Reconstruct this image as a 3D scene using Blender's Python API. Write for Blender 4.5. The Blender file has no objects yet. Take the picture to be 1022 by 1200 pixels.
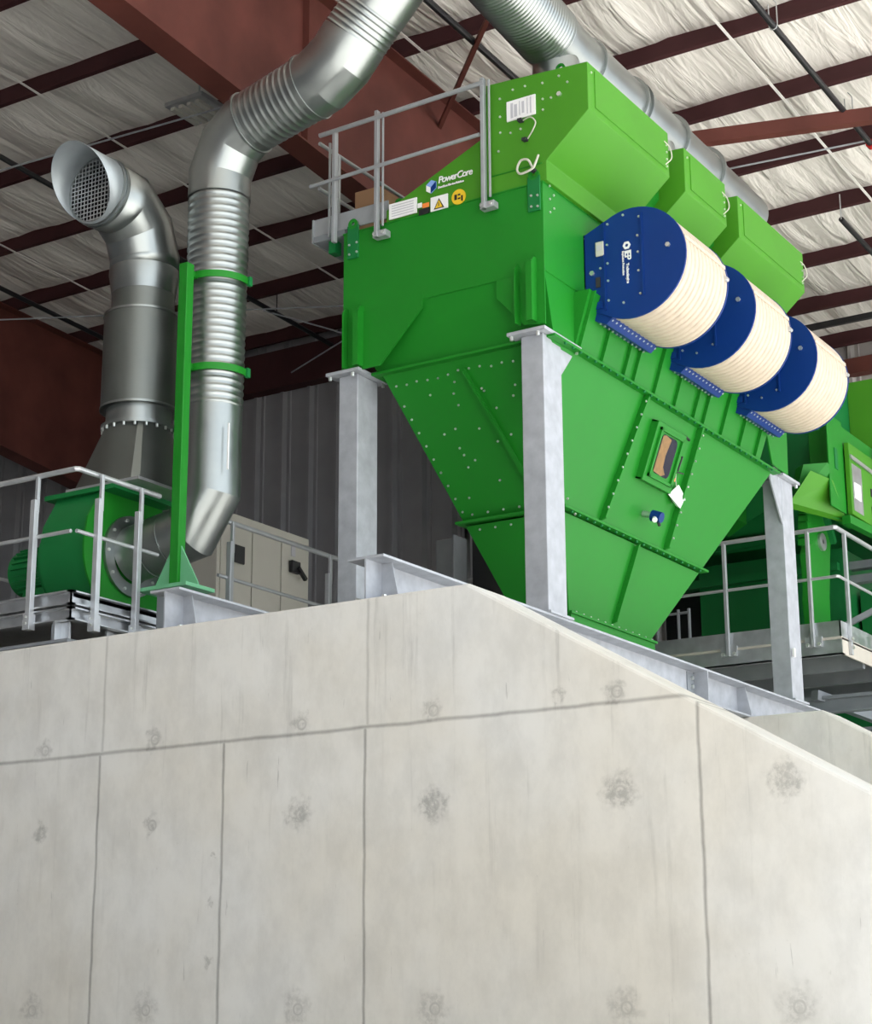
import bpy, bmesh, math, random
from mathutils import Vector, Matrix
random.seed(4)
S = bpy.context.scene
COL = S.collection
# ------------------------------------------------------------------ camera
cam_d = bpy.data.cameras.new('camera'); cam = bpy.data.objects.new('camera', cam_d); COL.objects.link(cam)
S.camera = cam
FPX = 2150.19
cam_d.sensor_fit = 'VERTICAL'; cam_d.sensor_height = 24.0; cam_d.lens = FPX * 24.0 / 1200.0
cam_d.clip_start = 0.05; cam_d.clip_end = 500
pit, rol, yaw = 0.264023257, -0.00521503, -0.562949284
fw = Vector((math.sin(yaw)*math.cos(pit), math.cos(yaw)*math.cos(pit), math.sin(pit)))
rt = Vector((math.cos(yaw), -math.sin(yaw), 0)); up = rt.cross(fw)
r2 = rt*math.cos(rol) + up*math.sin(rol); u2 = -rt*math.sin(rol) + up*math.cos(rol)
cam.matrix_world = Matrix(((r2.x, u2.x, -fw.x, 0), (r2.y, u2.y, -fw.y, 0), (r2.z, u2.z, -fw.z, 1.6), (0, 0, 0, 1)))
# ------------------------------------------------------------------ daylight
W = bpy.data.worlds.new('sky'); S.world = W; W.use_nodes = True
bg = W.node_tree.nodes['Background']; bg.inputs[0].default_value = (0.86, 0.93, 1.0, 1); bg.inputs[1].default_value = 2.1
_N = W.node_tree.nodes; _L = W.node_tree.links
_tc = _N.new('ShaderNodeTexCoord'); _sp = _N.new('ShaderNodeSeparateXYZ'); _L.new(_tc.outputs['Generated'], _sp.inputs[0])
_mr = _N.new('ShaderNodeMapRange'); _mr.interpolation_type = 'SMOOTHSTEP'; _L.new(_sp.outputs[0], _mr.inputs[0])
for _i, _q in enumerate((0.0, 0.95, 0.5, 2.3)): _mr.inputs[_i+1].default_value = _q    # brighter sky on the open side of the hall
_L.new(_mr.outputs[0], bg.inputs[1])
sun_d = bpy.data.lights.new('sun', 'SUN'); sun = bpy.data.objects.new('sun', sun_d); COL.objects.link(sun)
sun_d.energy = 17.0; sun_d.angle = math.radians(0.6); sun_d.color = (1.0, 0.975, 0.93)
sun.rotation_euler = Vector((-0.30, -0.06, -1.0)).to_track_quat('-Z', 'Y').to_euler(); sun.location = (15, -5, 30)
S.view_settings.view_transform = 'Standard'; S.view_settings.look = 'None'
S.view_settings.gamma = 1.0; S.view_settings.use_curve_mapping = False
S.view_settings.exposure = 0.1

# ------------------------------------------------------------------ materials
def mat(name, col, rough=0.5, metal=0.0, noise=0.0, nscale=3.0, bump=0.0, bscale=20.0, spec=0.5, rvar=0.0):
    m = bpy.data.materials.new(name); m.use_nodes = True
    nt = m.node_tree; N = nt.nodes; L = nt.links; b = N['Principled BSDF']
    b.inputs['Base Color'].default_value = (*col, 1); b.inputs['Roughness'].default_value = rough
    b.inputs['Metallic'].default_value = metal; b.inputs['Specular IOR Level'].default_value = spec
    tc = N.new('ShaderNodeTexCoord')
    if noise > 0:
        n = N.new('ShaderNodeTexNoise'); n.inputs['Scale'].default_value = nscale; n.inputs['Detail'].default_value = 5
        L.new(tc.outputs['Object'], n.inputs['Vector'])
        r = N.new('ShaderNodeMapRange'); r.inputs[1].default_value = 0.3; r.inputs[2].default_value = 0.7
        r.inputs[3].default_value = 1 - noise; r.inputs[4].default_value = 1 + noise
        L.new(n.outputs['Fac'], r.inputs[0])
        mx = N.new('ShaderNodeVectorMath'); mx.operation = 'SCALE'; mx.inputs[0].default_value = col
        L.new(r.outputs[0], mx.inputs['Scale']); L.new(mx.outputs[0], b.inputs['Base Color'])
        if rvar > 0:
            r3 = N.new('ShaderNodeMapRange'); r3.inputs[1].default_value = 0.3; r3.inputs[2].default_value = 0.7
            r3.inputs[3].default_value = rough - rvar; r3.inputs[4].default_value = rough + rvar
            L.new(n.outputs['Fac'], r3.inputs[0]); L.new(r3.outputs[0], b.inputs['Roughness'])
    if bump > 0:
        n2 = N.new('ShaderNodeTexNoise'); n2.inputs['Scale'].default_value = bscale; n2.inputs['Detail'].default_value = 3
        L.new(tc.outputs['Object'], n2.inputs['Vector'])
        bp = N.new('ShaderNodeBump'); bp.inputs['Strength'].default_value = bump; bp.inputs['Distance'].default_value = 0.02
        L.new(n2.outputs['Fac'], bp.inputs['Height']); L.new(bp.outputs[0], b.inputs['Normal'])
    return m
M = {}
M['green'] = mat('green_paint', (0.009, 0.185, 0.013), 0.45, 0, 0.05, 1.2, 0.03, 6, spec=0.3)
M['green2'] = mat('yellow_green_paint', (0.055, 0.235, 0.013), 0.45, 0, 0.05, 1.2, 0.03, 6, spec=0.3)
M['dgreen'] = mat('deep_green_paint', (0.006, 0.15, 0.035), 0.5, 0, 0.06, 1.0, spec=0.3)
M['pgreen'] = mat('pale_green_primer', (0.13, 0.40, 0.21), 0.5, 0, 0.05, 3)
M['blue'] = mat('blue_paint', (0.003, 0.03, 0.17), 0.45, 0, 0.05, 2, spec=0.25)
M['cream'] = mat('cream_sheet', (0.56, 0.475, 0.375), 0.4, 0, 0.07, 9, 0.05, 25)
M['hood'] = mat('weathered_duct_steel', (0.36, 0.40, 0.42), 0.55, 0.7, 0.06, 5)
M['galv'] = mat('galvanised_steel', (0.56, 0.58, 0.60), 0.36, 0.85, 0.12, 7, 0.02, 30, rvar=0.08)
M['galvdull'] = mat('hot_dip_galvanised_steel', (0.38, 0.40, 0.435), 0.58, 0.25, 0.13, 8, 0.05, 35)
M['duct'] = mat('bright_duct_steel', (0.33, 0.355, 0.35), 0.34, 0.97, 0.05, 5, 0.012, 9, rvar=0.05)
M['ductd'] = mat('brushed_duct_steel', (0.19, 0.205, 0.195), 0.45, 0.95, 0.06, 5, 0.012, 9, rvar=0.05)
M['railing'] = mat('zinc_rail', (0.52, 0.54, 0.56), 0.38, 0.6, 0.06, 9)
M['railgrey'] = mat('grey_aluminium_rail', (0.40, 0.42, 0.44), 0.45, 0.5, 0.05, 9)
M['bolt'] = mat('zinc_bolt', (0.75, 0.78, 0.75), 0.3, 0.8)
M['maroon'] = mat('maroon_red_oxide', (0.055, 0.018, 0.02), 0.65, 0, 0.15, 2, spec=0.25)
M['rust'] = mat('red_oxide_primer', (0.115, 0.036, 0.028), 0.6, 0, 0.25, 1.6, spec=0.25)
M['black'] = mat('black_steel', (0.012, 0.012, 0.014), 0.45)
M['dark'] = mat('dark_rubber_and_shade', (0.02, 0.02, 0.025), 0.7)
M['grey'] = mat('grey_steel', (0.22, 0.24, 0.26), 0.5, 0.2, 0.1, 4)
M['siding'] = mat('charcoal_siding', (0.30, 0.30, 0.315), 0.5, 0.0, 0.08, 2)
M['siding2'] = mat('light_wall_liner', (0.48, 0.45, 0.43), 0.6, 0.0, 0.08, 2)
M['cabinet'] = mat('light_grey_enamel', (0.50, 0.49, 0.44), 0.45, 0, 0.03, 3)
M['white'] = mat('white_label', (0.80, 0.80, 0.80), 0.5)
M['print'] = mat('grey_print', (0.48, 0.48, 0.52), 0.6)
M['yellow'] = mat('warning_yellow', (0.75, 0.50, 0.02), 0.5)
M['orange'] = mat('orange_plastic', (0.75, 0.22, 0.04), 0.5)
M['red'] = mat('red_plastic', (0.45, 0.02, 0.02), 0.4)
M['lblue'] = mat('pale_blue_print', (0.22, 0.36, 0.72), 0.5)
M['card'] = mat('brown_cardboard', (0.30, 0.17, 0.09), 0.8, 0, 0.08, 4)
M['tan'] = mat('tan_gasket', (0.21, 0.115, 0.035), 0.5, 0, 0.2, 20)
M['glass'] = mat('dark_glass', (0.006, 0.009, 0.025), 0.08)
M['ground'] = mat('pale_yard_concrete', (0.56, 0.55, 0.535), 0.8, 0, 0.08, 0.6)
M['slab'] = mat('upper_floor_concrete', (0.30, 0.29, 0.27), 0.8, 0, 0.08, 1.0)
M['deckbeige'] = mat('pale_deck_underside', (0.50, 0.47, 0.41), 0.6, 0.1, 0.05, 4)
M['wire'] = mat('pale_cable', (0.5, 0.5, 0.42), 0.5)
M['strap'] = mat('white_banding', (0.82, 0.80, 0.76), 0.5)

def concrete_mat():
    m = bpy.data.materials.new('formed_concrete'); m.use_nodes = True
    nt = m.node_tree; N = nt.nodes; L = nt.links; b = N['Principled BSDF']
    b.inputs['Roughness'].default_value = 0.75; b.inputs['Specular IOR Level'].default_value = 0.3
    geo = N.new('ShaderNodeNewGeometry')
    def math_(op, a, bb=None, c=None):
        n = N.new('ShaderNodeMath'); n.operation = op
        for i, v in enumerate((a, bb, c)):
            if v is None: continue
            if isinstance(v, (int, float)): n.inputs[i].default_value = v
            else: L.new(v, n.inputs[i])
        return n.outputs[0]
    def noise(scale, vec=(1, 1, 1), det=4, rough=0.55):
        mp = N.new('ShaderNodeMapping'); mp.inputs['Scale'].default_value = vec; L.new(geo.outputs['Position'], mp.inputs[0])
        n = N.new('ShaderNodeTexNoise'); n.inputs['Scale'].default_value = scale; n.inputs['Detail'].default_value = det
        n.inputs['Roughness'].default_value = rough
        L.new(mp.outputs[0], n.inputs['Vector']); return n.outputs['Fac']
    def rng(v, a, bb, c, d):
        n = N.new('ShaderNodeMapRange'); n.interpolation_type = 'SMOOTHSTEP'
        for i, q in enumerate((a, bb, c, d)): n.inputs[i+1].default_value = q
        L.new(v, n.inputs[0]); return n.outputs[0]
    big = rng(noise(0.55), 0.3, 0.7, 0, 1)
    ramp = N.new('ShaderNodeMixRGB'); ramp.inputs[1].default_value = (0.585, 0.56, 0.50, 1); ramp.inputs[2].default_value = (0.62, 0.62, 0.60, 1)
    L.new(big, ramp.inputs[0])
    streak = rng(noise(9.0, (1, 1, 0.07), 5, 0.65), 0.56, 0.74, 0, 1)
    top = N.new('ShaderNodeSeparateXYZ'); L.new(geo.outputs['Position'], top.inputs[0])
    px, pz = top.outputs[0], top.outputs[2]
    upz = rng(pz, 2.2, 4.2, 0.11, 0.26)
    d1 = math_('MULTIPLY', streak, upz)
    mott = math_('MULTIPLY', rng(noise(3.2, (1, 1, 0.6), 7, 0.68), 0.35, 0.7, -1, 1), 0.075)
    fine = math_('MULTIPLY', rng(noise(60, (1, 1, 0.5), 3), 0.68, 0.78, 0, 1), 0.16)
    vein = math_('MULTIPLY', rng(noise(26, (1, 1, 0.09), 4, 0.6), 0.67, 0.73, 0, 1), 0.30)
    # tie hole stains
    wob = N.new('ShaderNodeTexNoise'); wob.inputs['Scale'].default_value = 14; wob.inputs['Detail'].default_value = 5; L.new(geo.outputs['Position'], wob.inputs['Vector'])
    sub = N.new('ShaderNodeVectorMath'); sub.operation = 'SUBTRACT'; L.new(wob.outputs['Color'], sub.inputs[0]); sub.inputs[1].default_value = (0.5, 0.5, 0.5)
    scl = N.new('ShaderNodeVectorMath'); scl.operation = 'SCALE'; L.new(sub.outputs[0], scl.inputs[0]); scl.inputs['Scale'].default_value = 0.19
    add = N.new('ShaderNodeVectorMath'); add.operation = 'ADD'; L.new(geo.outputs['Position'], add.inputs[0]); L.new(scl.outputs[0], add.inputs[1])
    acc = None
    for (x, z, r, a) in STAINS:
        ds = N.new('ShaderNodeVectorMath'); ds.operation = 'DISTANCE'; L.new(add.outputs[0], ds.inputs[0]); ds.inputs[1].default_value = (x, 10.0, z)
        v = rng(ds.outputs['Value'], r, r*0.35, 0, a)
        acc = v if acc is None else math_('MAXIMUM', acc, v)
    jag = rng(noise(22, (1, 1, 1), 5, 0.7), 0.38, 0.60, 0.25, 1)
    acc = math_('MULTIPLY', acc, jag)
    ringv = None
    for (x, z, r, a) in STAINS[:17]:
        ds = N.new('ShaderNodeVectorMath'); ds.operation = 'DISTANCE'; L.new(geo.outputs['Position'], ds.inputs[0]); ds.inputs[1].default_value = (x+.012, 10.0, z-.005)
        e = math_('ABSOLUTE', math_('SUBTRACT', ds.outputs['Value'], 0.034))
        v = rng(e, 0.014, 0.003, 0, 0.30)
        ringv = v if ringv is None else math_('MAXIMUM', ringv, v)
    acc = math_('MAXIMUM', acc, ringv)
    # formwork joints
    jn = None
    wv = math_('MULTIPLY', math_('SUBTRACT', noise(3.0), 0.5), 0.03)
    def joint(v, pos, w, a, cond=None):
        nonlocal jn
        dd = math_('ABSOLUTE', math_('SUBTRACT', math_('ADD', v, wv), pos))
        q = rng(dd, w, 0.0, 0, a)
        if cond is not None: q = math_('MULTIPLY', q, cond)
        jn = q if jn is None else math_('MAXIMUM', jn, q)
    low = rng(pz, 3.42, 3.38, 0, 1); hi = rng(pz, 3.38, 3.42, 0.0, 0.55)
    for x, c in ((-9.22, low), (-8.07, low), (-6.88, low), (-4.48, low), (-9.2, hi), (-6.86, hi), (-2.1, low)):
        joint(px, x, 0.02, 0.42, c)
    left = rng(px, -4.50, -4.55, 0, 1)
    joint(pz, 3.40, 0.022, 0.42, left)
    tot = math_('ADD', d1, mott); tot = math_('ADD', tot, fine); tot = math_('ADD', tot, vein)
    tot = math_('ADD', tot, acc); tot = math_('ADD', tot, jn)
    k = math_('SUBTRACT', 1.0, tot)
    sc = N.new('ShaderNodeVectorMath'); sc.operation = 'SCALE'; L.new(ramp.outputs[0], sc.inputs[0]); L.new(k, sc.inputs['Scale'])
    L.new(sc.outputs[0], b.inputs['Base Color'])
    bp = N.new('ShaderNodeBump'); bp.inputs['Strength'].default_value = 0.35; bp.inputs['Distance'].default_value = 0.01
    hh = math_('SUBTRACT', math_('MULTIPLY', noise(12), 0.25), math_('ADD', math_('MULTIPLY', jn, 1.5), math_('MULTIPLY', acc, 0.6)))
    L.new(hh, bp.inputs['Height']); L.new(bp.outputs[0], b.inputs['Normal'])
    return m
TIEX = (-9.78, -8.71, -7.41, -6.35, -5.02, -3.95)
STAINS = []
for i, x in enumerate(TIEX):
    STAINS.append((x, 2.86, (0.09, 0.09, 0.14, 0.15, 0.16, 0.15)[i], 0.38))
    STAINS.append((x, 1.60, 0.15, 0.26))
    if i < 5: STAINS.append((x, 3.47, 0.10, 0.30))
STAINS += [(-5.41, 3.49, 0.07, 0.3), (-8.15, 2.3, 0.05, 0.35), (-8.16, 1.9, 0.05, 0.35), (-8.14, 2.62, 0.035, 0.35), (-3.6, 3.0, 0.12, 0.1)]
M['concrete'] = concrete_mat()

def blanket_mat():
    m = mat('white_insulation_facing', (0.80, 0.77, 0.72), 0.45)
    nt = m.node_tree; N = nt.nodes; L = nt.links; b = N['Principled BSDF']
    geo = N.new('ShaderNodeNewGeometry')
    mp = N.new('ShaderNodeMapping'); mp.inputs['Scale'].default_value = (1.25, 0.16, 1); mp.inputs['Rotation'].default_value = (0, 0, 0.05); L.new(geo.outputs['Position'], mp.inputs[0])
    w = N.new('ShaderNodeTexNoise'); w.inputs['Scale'].default_value = 4.5; w.inputs['Detail'].default_value = 4; w.inputs['Distortion'].default_value = 0.6; L.new(mp.outputs[0], w.inputs['Vector'])
    bp = N.new('ShaderNodeBump'); bp.inputs['Strength'].default_value = 0.8; bp.inputs['Distance'].default_value = 0.10
    L.new(w.outputs['Fac'], bp.inputs['Height']); L.new(bp.outputs[0], b.inputs['Normal'])
    return m
M['blanket'] = blanket_mat()

# ------------------------------------------------------------------ builders
WL = {}
class MB:
    def __init__(s): s.v = []; s.f = []
    def add(s, vs, fs):
        n = len(s.v); s.v += [Vector(v) for v in vs]; s.f += [tuple(i+n for i in f) for f in fs]; return s
    def box(s, x0, x1, y0, y1, z0, z1):
        return s.hexa([(x0,y0,z0),(x1,y0,z0),(x1,y1,z0),(x0,y1,z0)], [(x0,y0,z1),(x1,y0,z1),(x1,y1,z1),(x0,y1,z1)])
    def hexa(s, b, t):
        return s.add(list(b)+list(t), [(3,2,1,0),(4,5,6,7),(0,1,5,4),(1,2,6,5),(2,3,7,6),(3,0,4,7)])
    def prism(s, pts, axis, a0, a1):
        def P(p, a):
            return {'y': (p[0], a, p[1]), 'x': (a, p[0], p[1]), 'z': (p[0], p[1], a)}[axis]
        n = len(pts); vs = [P(p, a0) for p in pts] + [P(p, a1) for p in pts]
        fs = [tuple(range(n))[::-1], tuple(range(n, 2*n))] + [(i, (i+1) % n, n+(i+1) % n, n+i) for i in range(n)]
        return s.add(vs, fs)
    def bar(s, p0, p1, w, h=None, upv=(0, 0, 1)):
        h = h or w; p0 = Vector(p0); p1 = Vector(p1); d = (p1-p0).normalized(); u = Vector(upv)
        if abs(d.dot(u)) > 0.97: u = Vector((1, 0, 0))
        a = d.cross(u).normalized(); c = a.cross(d)
        q = [(-1,-1),(1,-1),(1,1),(-1,1)]
        return s.hexa([p0+a*i*w/2+c*j*h/2 for i, j in q], [p1+a*i*w/2+c*j*h/2 for i, j in q])
    def tube(s, pts, r, n=12, cap=True, stretch=True):
        pts = [Vector(p) for p in pts]; k = len(pts)
        rs = r if isinstance(r, (list, tuple)) else [r]*k
        ds = [(pts[i+1]-pts[i]).normalized() for i in range(k-1)]
        u = Vector((0, 0, 1)) if abs(ds[0].z) < 0.9 else Vector((0, 1, 0))
        a = ds[0].cross(u).normalized(); base = len(s.v); fs = []
        for i in range(k):
            if i == 0: t = ds[0]; 
            elif i == k-1: t = ds[-1]
            else:
                t = (ds[i-1]+ds[i]).normalized()
            dprev = ds[max(0, i-1)]
            a = (a - dprev*a.dot(dprev)).normalized(); b = dprev.cross(a)
            # circle in plane perpendicular to dprev, projected along dprev on the mitre plane
            for j in range(n):
                an = 2*math.pi*j/n; v = a*math.cos(an)*rs[i] + b*math.sin(an)*rs[i]
                if stretch and 0 < i < k-1 and abs(dprev.dot(t)) > 0.2: v = v - dprev*(v.dot(t)/dprev.dot(t))
                s.v.append(pts[i]+v)
            if 0 < i < k-1:
                q = ds[i-1].rotation_difference(ds[i]); a = q @ a
        for i in range(k-1):
            for j in range(n):
                fs.append((base+i*n+j, base+i*n+(j+1) % n, base+(i+1)*n+(j+1) % n, base+(i+1)*n+j))
        if cap: fs += [tuple(base+j for j in range(n))[::-1], tuple(base+(k-1)*n+j for j in range(n))]
        s.f += fs; return s
    def ring(s, p, d, r0, r1, h, n=40):
        """flat collar: outer r1, inner r0, thickness h along d"""
        p = Vector(p); d = Vector(d).normalized(); u = Vector((0, 0, 1)) if abs(d.z) < 0.9 else Vector((0, 1, 0))
        a = d.cross(u).normalized(); b = d.cross(a); base = len(s.v)
        for (r, o) in ((r0, -h/2), (r1, -h/2), (r1, h/2), (r0, h/2)):
            for j in range(n):
                an = 2*math.pi*j/n; s.v.append(p + d*o + (a*math.cos(an)+b*math.sin(an))*r)
        for k in range(4):
            for j in range(n):
                s.f.append((base+k*n+j, base+k*n+(j+1) % n, base+((k+1) % 4)*n+(j+1) % n, base+((k+1) % 4)*n+j))
        return s
    def build(s, name, m, parent=None, smooth=False, bevel=0, angle=30, solid=0):
        lo = Vector([min(v[i] for v in s.v) for i in range(3)]); hi = Vector([max(v[i] for v in s.v) for i in range(3)])
        c = (lo+hi)/2
        if parent is None: c.z = lo.z
        me = bpy.data.meshes.new(name); me.from_pydata([v-c for v in s.v], [], s.f)
        bm = bmesh.new(); bm.from_mesh(me); bmesh.ops.recalc_face_normals(bm, faces=bm.faces); bm.to_mesh(me); bm.free()
        me.materials.append(M[m] if isinstance(m, str) else m)
        if smooth:
            for p in me.polygons: p.use_smooth = True
            me.set_sharp_from_angle(angle=math.radians(angle))
        o = bpy.data.objects.new(name, me); COL.objects.link(o)
        if parent is not None:
            o.parent = parent; o.location = c - WL[parent.name]
        else: o.location = c
        WL[o.name] = c
        if bevel:
            md = o.modifiers.new('bevel', 'BEVEL'); md.width = bevel; md.segments = 2; md.limit_method = 'ANGLE'; md.angle_limit = math.radians(40)
        if solid:
            md = o.modifiers.new('solid', 'SOLIDIFY'); md.thickness = solid; md.offset = 0
        return o
def tag(o, label=None, cat=None, group=None, kind=None):
    if label: o['label'] = label
    if cat: o['category'] = cat
    if group: o['group'] = group
    if kind: o['kind'] = kind
    return o
def thing(name, loc, label, cat, group=None):
    o = bpy.data.objects.new(name, None); COL.objects.link(o); o.location = loc; o.empty_display_size = 0.2
    WL[o.name] = Vector(loc); return tag(o, label, cat, group)
def copy_tree(o, offset):
    off = Vector(offset); c = o.copy(); COL.objects.link(c); c.location = o.location + off; WL[c.name] = WL[o.name] + off
    def kids(src, dst):
        for ch in [q for q in OBJS if q.parent == src]:
            d = ch.copy(); COL.objects.link(d); d.parent = dst; WL[d.name] = WL[ch.name] + off; kids(ch, d)
    OBJS = list(bpy.data.objects); kids(o, c); return c
def struct(o, label=None): o['kind'] = 'structure'; 
def setting(mb, name, m, label, **k):
    o = mb.build(name, m, None, **k); o['kind'] = 'structure'; o['label'] = label; return o
def bolts(parent, pts, r=0.014, h=0.012, cap=100, m='bolt', camera=Vector((0, 0, 1.6))):
    """pts: (position, outward normal). the nearest ones are parts of their own, the rest one part"""
    pts = sorted(pts, key=lambda q: (Vector(q[0])-camera).length)
    cache = {}
    for p, n in pts[:cap]:
        p = Vector(p); n = Vector(n).normalized(); key = (round(n.x, 2), round(n.y, 2), round(n.z, 2))
        if key in cache:
            o = cache[key].copy(); COL.objects.link(o); o.location = p + n*h/2 - WL[parent.name]
        else:
            o = MB().tube([p, p+n*h], r, 6).build('bolt', m, parent); cache[key] = o
        WL[o.name] = p
    if len(pts) > cap:
        b = MB()
        for p, n in pts[cap:]: b.tube([Vector(p), Vector(p)+Vector(n).normalized()*h], r, 6)
        tag(b.build('bolt', m, parent), kind='stuff')
def lerp(a, b, t): return Vector(a)*(1-t) + Vector(b)*t
def curve(pts, n=8):
    P = [Vector(p) for p in pts]; P = [P[0]*2-P[1]] + P + [P[-1]*2-P[-2]]; out = []
    for i in range(1, len(P)-2):
        for k in range(n):
            t = k/n; a, b, c, d = P[i-1], P[i], P[i+1], P[i+2]
            out.append(0.5*((2*b)+(c-a)*t+(2*a-5*b+4*c-d)*t*t+(3*b-a-3*c+d)*t**3))
    return out + [P[-2]]
def line_pts(a, b, n, nrm): return [(lerp(a, b, (i+0.5)/n), nrm) for i in range(n)]
def text(s, size, m, parent, loc, xdir, ydir, name='lettering', shear=0.0, ext=0.002, bold=0.0, spacing=1.0):
    cu = bpy.data.curves.new(name, 'FONT'); cu.body = s; cu.size = size; cu.shear = shear; cu.extrude = ext; cu.offset = bold; cu.space_character = spacing
    t = bpy.data.objects.new(name, cu); COL.objects.link(t)
    dg = bpy.context.evaluated_depsgraph_get(); me = bpy.data.meshes.new_from_object(t.evaluated_get(dg))
    bpy.data.objects.remove(t); bpy.data.curves.remove(cu)
    X = Vector(xdir).normalized(); Yv = Vector(ydir).normalized(); Z = X.cross(Yv)
    me.transform(Matrix(((X.x, Yv.x, Z.x, 0), (X.y, Yv.y, Z.y, 0), (X.z, Yv.z, Z.z, 0), (0, 0, 0, 1))))
    me.materials.clear(); me.materials.append(M[m])
    o = bpy.data.objects.new(name, me); COL.objects.link(o); o.parent = parent; o.location = Vector(loc)-WL[parent.name]; WL[o.name] = Vector(loc)
    return o

# ------------------------------------------------------------------ the setting
setting(MB().box(-60, 60, -60, 60, -0.3, 0), 'floor', 'ground', 'pale concrete ground at the foot of the wall')
SL = 0.582
def push_wall(y0, y1, name, label, xl):
    # plane wall with a level top that ramps down to the right; chamfered top edge
    pts = [(xl, 0), (2.2, 0), (2.2, 0.4), (-0.2, 0.87), (-6.07, 4.28), (xl, 4.28)]
    b = MB().prism(pts, 'y', y0, y1)
    return setting(b, name, 'concrete', label, bevel=0.022)
push_wall(10.0, 10.5, 'wall_front', 'tall grey board-marked concrete wall whose top slopes down to the right', -15.5)
push_wall(16.38, 16.88, 'wall_middle', 'second concrete wall behind the sloped one, under the far end of the beam', -14.0)
setting(MB().box(-24, -9.9, 10.5, 16.38, 3.9, 4.27), 'floor_upper', 'slab', 'raised concrete slab behind the front wall')
# ceiling: sagging insulation blanket between the purlins, seams along the slope
PUR = [17.15+1.52*k for k in range(-6, 7)]
RZ = lambda y: 12.6-0.04*y          # underside of the purlins
XL, XR, YF, YB = -29.0, 0.6, -7.0, 26.7
b = MB(); nx = 200; ny = 150
for j in range(ny+1):
    y = YF+(YB-YF)*j/ny; ph = ((y-PUR[0]) / 1.52) % 1.0
    for i in range(nx+1):
        x = XL+(XR-XL)*i/nx
        sag = 0.05*math.sin(math.pi*ph)**0.6 if 0 < ph < 1 else 0
        q = ((x+0.15)/0.9) % 1.0
        seam = 0.075*math.exp(-((q-0.5)/0.05)**2) + 0.02*math.sin(x*9.1+y*0.7)+0.012*math.sin(x*17.3+1.1*y)
        b.v.append(Vector((x, y, RZ(y)+0.25 - sag*(1+0.6*math.sin(x*4.4)) - seam*math.sin(math.pi*min(max(ph, 0), 1)))))
for j in range(ny):
    for i in range(nx):
        a = j*(nx+1)+i; b.f.append((a, a+1, a+nx+2, a+nx+1))
setting(b, 'ceiling', 'blanket', 'white wrinkled insulation under the roof sheets', smooth=True, angle=60)
setting(MB().hexa([(XL, YF, RZ(YF)+.32), (XR, YF, RZ(YF)+.32), (XR, YB, RZ(YB)+.32), (XL, YB, RZ(YB)+.32)],
                  [(XL, YF, RZ(YF)+.36), (XR, YF, RZ(YF)+.36), (XR, YB, RZ(YB)+.36), (XL, YB, RZ(YB)+.36)]), 'trim_1', 'siding2', 'roof sheets above the insulation')
def siding(x0, x1, y, z0, z1, name, m, label, pitch=0.5, facing=-1):
    pts = []; x = x0
    while x < x1:
        for dx, dy in ((0, 0), (0.27, 0), (0.31, 0.075), (0.36, 0.075), (0.40, 0), (0.44, 0), (0.452, 0.02), (0.468, 0.02), (0.48, 0)):
            pts.append((min(x+dx, x1), y + facing*dy))
        x += pitch
    pts.append((x1, y)); n = len(pts)
    pts2 = pts + [(x1, y+0.08), (x0, y+0.08)]
    return setting(MB().prism(pts2, 'z', z0, z1), name, m, label)
siding(-29, -13.35, 22.0, 4.0, 11.98, 'wall_back', 'siding', 'charcoal ribbed metal wall behind the ducts', 0.52)
siding(-13.35, 0.6, 26.55, 0, 11.8, 'wall_far', 'siding2', 'pale ribbed liner wall far behind the machines', 0.5)
setting(MB().box(-29.1, -29.0, -7.0, 26.7, 0, 12.8), 'wall_left', 'siding', 'far side wall of the hall')
setting(MB().box(-29, -13.35, 22.08, 22.2, 0, 4.0), 'trim_2', 'siding', 'lower part of the charcoal wall')
setting(MB().box(-13.5, -13.3, 22.2, 26.6, 0, 11.6), 'trim_3', 'siding', 'return of the charcoal wall')
setting(MB().box(-29.1, -4.5, -7.1, -7.0, 0, 12.8), 'wall_blocker', 'siding', 'added unseen wall behind the viewer that blocks skylight from the front')  # added out of view, length set to keep skylight off the front faces
# jamb post at the end of the charcoal wall
tag(MB().box(-11.05, -10.80, 17.5, 17.7, 0, 6.85).box(-10.80, -10.77, 17.45, 17.75, 0, 6.88).build('jamb_panel', 'grey', bevel=0.01),
    'narrow grey panel standing between the charcoal wall and the hopper', 'panel')

# ------------------------------------------------------------------ purlins, rafters, bracing
def purlin(y, x0, x1, label):
    z = RZ(y); w = 0.07; t = 0.012; h = 0.27
    # Z section with its lower flange to the front
    pts = [(y-w, z), (y-w, z+0.03), (y-w+t, z+0.03), (y-w+t, z+t), (y-t, z+t), (y-t, z+h), (y+w, z+h), (y+w, z+h-0.03), (y+w-t, z+h-0.03), (y+w-t, z+h-t), (y, z+h-t), (y, z)]
    o = MB().prism([(p[0], p[1]) for p in pts], 'x', x0, x1).build('purlin', 'maroon')
    return tag(o, label, 'roof beam', 'roof purlins')
ordn = ['first', 'second', 'third', 'fourth', 'fifth', 'sixth', 'seventh', 'eighth', 'ninth', 'tenth', 'eleventh', 'twelfth', 'thirteenth']
for k, y in enumerate(PUR[3:]):
    purlin(y, XL, 0.5, 'maroon roof purlin under the white ceiling, %s counting down from the upper left corner' % ordn[k])
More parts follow.
